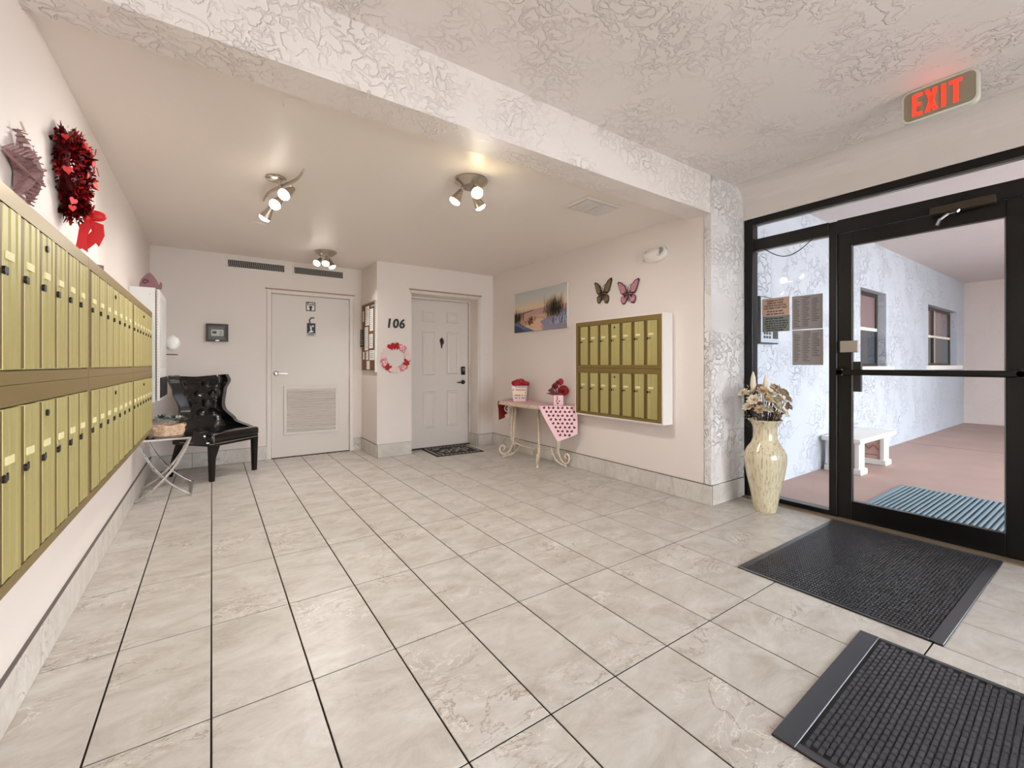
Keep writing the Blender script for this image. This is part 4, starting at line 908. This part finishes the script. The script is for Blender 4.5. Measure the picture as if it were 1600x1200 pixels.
# ------------------------------------------------------------------ vase with dried flowers
VX, VY = 3.60, 1.70
vs = thing('floor_vase', 'tall cream lacquered floor vase beside the sidelight', 'vase', (VX, VY, 0))
vm = bpy.data.materials.new('cream_lacquer'); vm.use_nodes = True; nt = vm.node_tree; bs = nt.nodes['Principled BSDF']; bs.inputs['Roughness'].default_value = .12; bs.inputs['Coat Weight'].default_value = .5
tc = nt.nodes.new('ShaderNodeTexCoord'); mp = nt.nodes.new('ShaderNodeMapping'); mp.inputs['Scale'].default_value = (60, 60, 6); nz = nt.nodes.new('ShaderNodeTexNoise'); nz.inputs['Scale'].default_value = 1.4; nz.inputs['Detail'].default_value = 5; cr = nt.nodes.new('ShaderNodeValToRGB')
nt.links.new(tc.outputs['Object'], mp.inputs[0]); nt.links.new(mp.outputs[0], nz.inputs['Vector']); nt.links.new(nz.outputs['Fac'], cr.inputs[0]); nt.links.new(cr.outputs[0], bs.inputs['Base Color'])
cr.color_ramp.elements[0].position = .26; cr.color_ramp.elements[0].color = srgb(164, 140, 100); cr.color_ramp.elements[1].position = .50; cr.color_ramp.elements[1].color = srgb(222, 209, 178)
bp = nt.nodes.new('ShaderNodeBump'); bp.inputs['Strength'].default_value = .25; bp.inputs['Distance'].default_value = .003; nt.links.new(nz.outputs['Fac'], bp.inputs['Height']); nt.links.new(bp.outputs['Normal'], bs.inputs['Normal'])
VP = [(0, 0), (.074, 0), (.079, .006), (.094, .09), (.108, .17), (.130, .27), (.146, .37), (.150, .42), (.146, .455), (.128, .495), (.100, .535), (.086, .575), (.081, .62), (.085, .66), (.100, .695), (.122, .715), (.124, .72), (.118, .722), (.095, .70), (.078, .66), (.074, .60), (.08, .55), (.08, .5), (0, .48)]
MB().lathe(VP, 48).build('body', vm, vs, smooth=True)
fw = thing('dried_flower_arrangement', 'cream and brown dried flowers standing in the floor vase', 'flowers', (VX, VY, .50))
STM = mat('dried_stem', (74, 56, 44), .8); PET = [mat('petal_cream', (232, 218, 194), .8), mat('petal_tan', (196, 168, 134), .8), mat('petal_brown', (140, 112, 88), .8)]; LEAF = mat('dried_leaf', (112, 104, 84), .8)
def bloom(c, d, r_, m, par):
    d = V(d).normalized(); s1 = d.orthogonal().normalized(); s2 = d.cross(s1); b = MB()
    for ring, (n, op, ln) in enumerate(((8, 1.15, 1.0), (7, .75, .85), (5, .35, .6))):
        for j in range(n):
            a = 2 * pi * j / n + ring * .4; rad = s1 * cos(a) + s2 * sin(a); tan = s2 * cos(a) - s1 * sin(a); dirv = d * cos(op) + rad * sin(op)
            p0 = V(c); pm = p0 + dirv * r_ * ln * .6 + d * .12 * r_; p1 = p0 + dirv * r_ * ln; wd = tan * r_ * .27
            b.face((p0, pm - wd, p1 - wd * .4, p1 + wd * .4, pm + wd))
    b.ball(V(c) + d * r_ * .15, r_ * .22, 1)
    return b.build('flower_head', m, par)
FL = [(.14, .03, .42, .05, 1), (-.13, .03, .42, .05, 0), (.08, .04, .46, .05, 0), (-.02, .04, .47, .045, 1), (.15, .0, .32, .045, 2), (-.08, -.08, .30, .045, 1), (-.10, -.05, .37, .06, 0), (.0, -.05, .42, .06, 0), (.10, .0, .42, .06, 0), (-.05, -.06, .44, .05, 1), (.06, -.06, .38, .06, 0), (.13, -.02, .38, .055, 0), (-.11, .0, .31, .055, 0), (.03, -.08, .32, .055, 0), (-.02, -.06, .30, .05, 0), (-.06, -.01, .33, .055, 1), (.03, -.07, .36, .05, 0), (.07, -.04, .30, .055, 1), (.0, .0, .40, .055, 0), (.09, .03, .35, .05, 2), (-.03, -.09, .38, .045, 1), (.02, -.1, .26, .045, 2), (-.08, .05, .41, .055, 0), (.11, -.06, .33, .055, 1), (.05, .0, .44, .04, 1), (.06, -.1, .29, .05, 0), (-.05, .04, .28, .05, 2)]
vr = V((cos(.6032), -sin(.6032), 0)); vf = V((sin(.6032), cos(.6032), 0))
for (a, d_, z, r_, m) in FL:
    p = vr * a * 1.15 + vf * d_ + V((0, 0, z))
    MB().tube([(p.x * .2, p.y * .2, .0), (p.x * .55, p.y * .55, z * .6), tuple(p)], .003, 5).build('stem', STM, fw)
    bloom(p, (p.x, p.y - .05, .12), r_, PET[m], fw)
for k in range(20):
    a = rnd.uniform(-.155, .155); d_ = rnd.uniform(-.08, .08); z = rnd.uniform(.27, .56) - abs(a) * .5; p = vr * a + vf * d_ + V((0, 0, z)); m = (LEAF, PET[0], PET[1], PET[2])[k % 4]
    MB().tube([(p.x * .15, p.y * .15, .0), (p.x * .5, p.y * .5, z * .6), tuple(p)], .0022, 5).build('stem', STM, fw)
    b = MB()
    for j in range(6):
        dv = V((rnd.gauss(0, 1), rnd.gauss(0, 1), rnd.uniform(.2, 1.4))).normalized(); sd = dv.orthogonal().normalized() * .008; q0 = p - V((0, 0, j * .012)); b.face((q0, q0 + dv * .025 + sd, q0 + dv * .05, q0 + dv * .025 - sd))
    b.build('leaf_spray', m, fw)
for (a, z) in ((-.095, .555), (.005, .53)):
    p = vr * a + V((0, 0, z)); MB().tube([(p.x * .15, p.y * .15, 0), (p.x * .6, p.y * .6, z * .5), (p.x, p.y, z - .12)], .003, 5).build('stem', STM, fw)
    MB().lathe([(0, -.13), (.014, -.11), (.022, -.06), (.016, 0), (.005, .04), (0, .045)], 10, p).build('plume', PET[0], fw, smooth=True)
for k in range(5):
    p = vr * (-.14 + .01 * k) + vf * (-.03 + .02 * k) + V((0, 0, .39 - .012 * k)); d = (vr * -1 + V((0, 0, .25 - .1 * k))).normalized(); s_ = V((0, 0, 1)).cross(d).normalized() * .02
    MB().face((p - d * .06, p + s_ * .6, p + d * .05, p - s_ * .6)).build('broad_leaf', PET[1], fw)

# ------------------------------------------------------------------ mats
def rubber_mat(name, label, x0, x1, y0, y1, bord, px, py, bx_, by_, stag, rz=0.0, orient=0, base=.004, hgt=.005, b2=None):
    W, H = x1 - x0, y1 - y0
    t = thing(name, label, 'door mat', (x0, y0, .0), rz)
    MB().box(0, W, 0, H, .0005, base).build('base_sheet', mat('rubber_base', (12, 12, 14), .6), t)
    b = MB(); bl, br, bf, bb_ = bord
    for (a0, a1, c0, c1) in ((0, W, 0, bf), (0, W, H - bb_, H), (0, bl, bf, H - bb_), (W - br, W, bf, H - bb_)): b.box(a0, a1, c0, c1, base, base + hgt * .8, bev=.002)
    b.build('border', RUBBER, t)
    vs_, fs = [], []; r_ = 0; y = bf + py * .6
    while y < H - bb_ - py * .4:
        x = bl + px * .6 + (px / 2 if (r_ % 2 and stag) else 0)
        while x < W - br - px * .4:
            i0 = len(vs_); z0, z1 = base, base + hgt; k = .8
            vs_ += [(x - bx_, y - by_, z0), (x + bx_, y - by_, z0), (x + bx_, y + by_, z0), (x - bx_, y + by_, z0), (x - bx_ * k, y - by_ * k, z1), (x + bx_ * k, y - by_ * k, z1), (x + bx_ * k, y + by_ * k, z1), (x - bx_ * k, y + by_ * k, z1)]
            fs += [(i0 + 4, i0 + 5, i0 + 6, i0 + 7)] + [(i0 + j, i0 + (j + 1) % 4, i0 + 4 + (j + 1) % 4, i0 + 4 + j) for j in range(4)]
            x += px
        y += py; r_ += 1
    me = bpy.data.meshes.new('nubs'); me.from_pydata(vs_, [], fs); me.materials.append(RUBBER); o = bpy.data.objects.new('nubs', me); COL.objects.link(o); o.parent = t; tag(o, kind='stuff')
    return t
rubber_mat('rubber_entry_mat', 'black ribbed rubber mat lying against the entry door', 2.462, 3.80, .466, 1.312, (.014, .02, .045, .03), .026, .0135, .0085, .0046, 0)
rubber_mat('rubber_brick_mat', 'black rubber mat with brick pattern nubs, farther from the entry door', 1.50, 2.375, -.85, .66, (.03, .02, .03, .065), .034, .0165, .0148, .0068, 1, R(2.5))
# outdoor ribbed mat
om = thing('ribbed_outdoor_mat', 'blue grey ribbed mat outside the glass door', 'door mat', (4.0, -.1, -.02))
MB().box(0, 1.50, 0, 1.435, .001, .006).build('base_sheet', mat('mat_base', (62, 78, 86), .7), om)
OMM = mat('mat_rib', (118, 138, 148), .6)
rb = None
for k in range(41):
    y = .06 + k * .0335
    if rb is None: rb = MB().box(.03, 1.47, 0, .018, .006, .014, bev=.003).build('rib', OMM, om); rb.location = (0, y, 0)
    else: dup(rb, om, (0, y, 0))
b = MB(); b.box(0, 1.5, 0, .04, .006, .012); b.box(0, 1.5, 1.395, 1.435, .006, .012); b.box(0, .03, .04, 1.395, .006, .012); b.box(1.47, 1.5, .04, 1.395, .006, .012); b.build('border', OMM, om)
# apartment door mat
dm = thing('patterned_door_mat', 'black door mat with pale pattern before the apartment door', 'door mat', (2.31, 5.0, 0), R(-3))
MB().box(0, .66, 0, .57, .0005, .008).build('base_sheet', mat('mat_black', (24, 22, 22), .8), dm)
b = MB()
for k in range(11):
    for s_ in (0, 1): b.box(.03 + k * .055, .065 + k * .055, .025 + s_ * .495, .05 + s_ * .495, .008, .011)
for k in range(8):
    for s_ in (0, 1): b.box(.025 + s_ * .585, .05 + s_ * .585, .08 + k * .055, .115 + k * .055, .008, .011)
for k in range(42):
    x, y, a = rnd.uniform(.1, .56), rnd.uniform(.1, .47), rnd.uniform(0, 6); l = rnd.uniform(.02, .05)
    b.prism([(x + l * cos(a), y + l * sin(a) * .6), (x + .012 * cos(a + 1.6), y + .012 * sin(a + 1.6)), (x - l * cos(a), y - l * sin(a) * .6), (x - .012 * cos(a + 1.6), y - .012 * sin(a + 1.6))], .003, 2, .008)
tag(b.build('pattern', mat('mat_pale', (170, 162, 156), .8), dm), kind='stuff')

# ------------------------------------------------------------------ outside walkway
EY, EXX, EZ = 2.066, 12.5, -.02
EFL = mat('pink_concrete', (176, 148, 138), .7, var=(1.6, (160, 134, 125), .25))
of = struct('floor_outside', bx(EW + .125, EXX + .15, -3.2, EY, -.15, EZ), EFL, 'pinkish painted concrete walkway outside')
MB().box(8.6, 8.612, -1.6, EY, EZ, EZ + .0012).build('control_joint', mat('joint_dark', (120, 84, 76), .9), of)
b = MB(); H3 = 2.8
W1 = (6.85, 7.83, 1.13, 2.15); W2 = (9.94, 11.93, 1.14, 2.17)
b.box(3.985, W1[0], EY, EY + .2, -.15, H3); b.box(W1[1], W2[0], EY, EY + .2, -.15, H3); b.box(W2[1], EXX + .15, EY, EY + .2, -.15, H3)
for q_ in (W1, W2): b.box(q_[0], q_[1], EY, EY + .2, -.15, q_[2]); b.box(q_[0], q_[1], EY, EY + .2, q_[3], H3)
struct('wall_outside', b, STUCCO, 'white stucco walkway wall with two windows')
struct('wall_outside_end', bx(EXX, EXX + .15, -2.6, EY, EZ, H3), plaster('stucco_end', (204, 190, 184), .5, .006, 11, .7), 'pale stucco end wall of the walkway')
struct('wall_outside_blocker', bx(9.4, EXX + .15, -2.72, -2.6, EZ, 2.95), STUCCO, 'unseen stucco wall added to darken the walkway')  # out of view, added to keep sky light off the walkway
struct('ceiling_outside', bx(EW + .13, EXX + .15, -2.6, EY, 2.79, 2.95), plaster('soffit', (206, 198, 196), .35, .005, 11, .7), 'white walkway ceiling')  # outer part is unseen, deepened to darken the walkway below
DG = mat('dark_window_glass', (40, 50, 58), .06, spec=.8); PGL = mat('pinkish_window_glass', (120, 96, 96), .05, spec=.9)
for n_, q_, mul in ((2, W1, ()), (3, W2, (10.75,))):
    wn = tag(bpy.data.objects.new('window_%d' % n_, None), 'dark aluminium sash window in the stucco wall', None, None, 'structure'); COL.objects.link(wn)
    yf = EY + .095; zm = q_[2] + (q_[3] - q_[2]) * .5
    b = MB(); b.box(q_[0], q_[0] + .05, yf, yf + .05, q_[2], q_[3]); b.box(q_[1] - .05, q_[1], yf, yf + .05, q_[2], q_[3]); b.box(q_[0] + .05, q_[1] - .05, yf, yf + .05, q_[3] - .05, q_[3]); b.box(q_[0] + .05, q_[1] - .05, yf, yf + .05, q_[2], q_[2] + .04)
    b.build('window_frame', mat('dark_bronze_frame', (34, 30, 30), .4), wn)
    MB().box(q_[0] + .05, q_[1] - .05, yf - .006, yf + .03, zm - .02, zm + .02).build('meeting_rail', SILLW, wn)
    for m_ in mul: MB().box(m_ - .07, m_ + .02, yf - .004, yf + .03, q_[2] + .04, q_[3] - .05).build('mullion', MATS['dark_bronze_frame'], wn); MB().box(m_ + .02, m_ + .045, yf - .006, yf + .03, q_[2] + .04, q_[3] - .05).build('mullion_trim', SILLW, wn)
    MB().box(q_[0] + .045, q_[1] - .045, yf + .012, yf + .018, q_[2] + .035, zm - .018).build('pane', DG, wn); MB().box(q_[0] + .045, q_[1] - .045, yf + .02, yf + .026, zm + .018, q_[3] - .045).build('pane', PGL, wn)
    MB().box(q_[0] - .1, q_[1] + .12, EY - .06, EY + .1, q_[2] - .075, q_[2] - .001, bev=.004).build('window_sill', SILLW, wn)
bn = thing('concrete_bench', 'low white concrete bench with carved leg panels outside on the walkway', 'bench', (5.58, 1.68, EZ))
b = MB(); b.box(0, 1.16, 0, .36, .335, .385, bev=.008, seg=2); b.build('seat', mat('white_concrete', (228, 226, 222), .7, bump=(60, .3, .003)), bn)
TAN = mat('tan_concrete', (196, 158, 146), .8, bump=(50, .4, .004))
for x in (.08, .86):
    lg = MB().box(x, x + .12, .05, .31, .06, .335).build('leg', TAN, bn)
    b = MB(); 
    for yy in (.03, .285): b.box(x - .015, x + .135, yy, yy + .045, .055, .335, bev=.006)
    b.build('corner_post', MATS['white_concrete'], lg)
    MB().box(x - .035, x + .155, .01, .35, 0, .06, bev=.006).build('leg_base', MATS['white_concrete'], bn)
    b = MB(); b.tube([(x - .003, .09 + .18 * k / 12, .17 + .05 * abs(sin(k / 12 * 2 * pi)) ) for k in range(13)], .007, 6); b.tube([(x - .003, .1, .11), (x - .003, .26, .11)], .006, 6); b.build('carving', mat('carving_shade', (150, 108, 98), .9), lg)
ic = thing('entry_intercom', 'black and steel entry intercom box on the outside stucco wall', 'intercom', (4.17, EY, 1.35))
MB().box(0, .36, -.05, 0, 0, .44, bev=.004).build('housing', BLK, ic)
fp = MB().box(.012, .35, -.056, -.05, .012, .43).build('face_plate', mat('steel_face', (176, 188, 196), .35, .4), ic)
for i in range(3):
    for j in range(4): MB().box(.06 + i * .05, .09 + i * .05, -.06, -.055, .05 + j * .035, .072 + j * .035).build('key', BLK, fp)
MB().box(.24, .33, -.06, -.055, .05, .18).build('speaker', BLK, fp)
struct('ground', bx(-30, 45, -40, 30, -.4, -.16), mat('paving', (196, 192, 186), .9), 'pale paving around the building, lightened to bounce daylight')  # unseen ground, made pale to throw daylight up indoors

for o in bpy.data.objects:
    if o.name.split('.')[0] == 'print' and o.parent: o['kind'] = 'stuff'
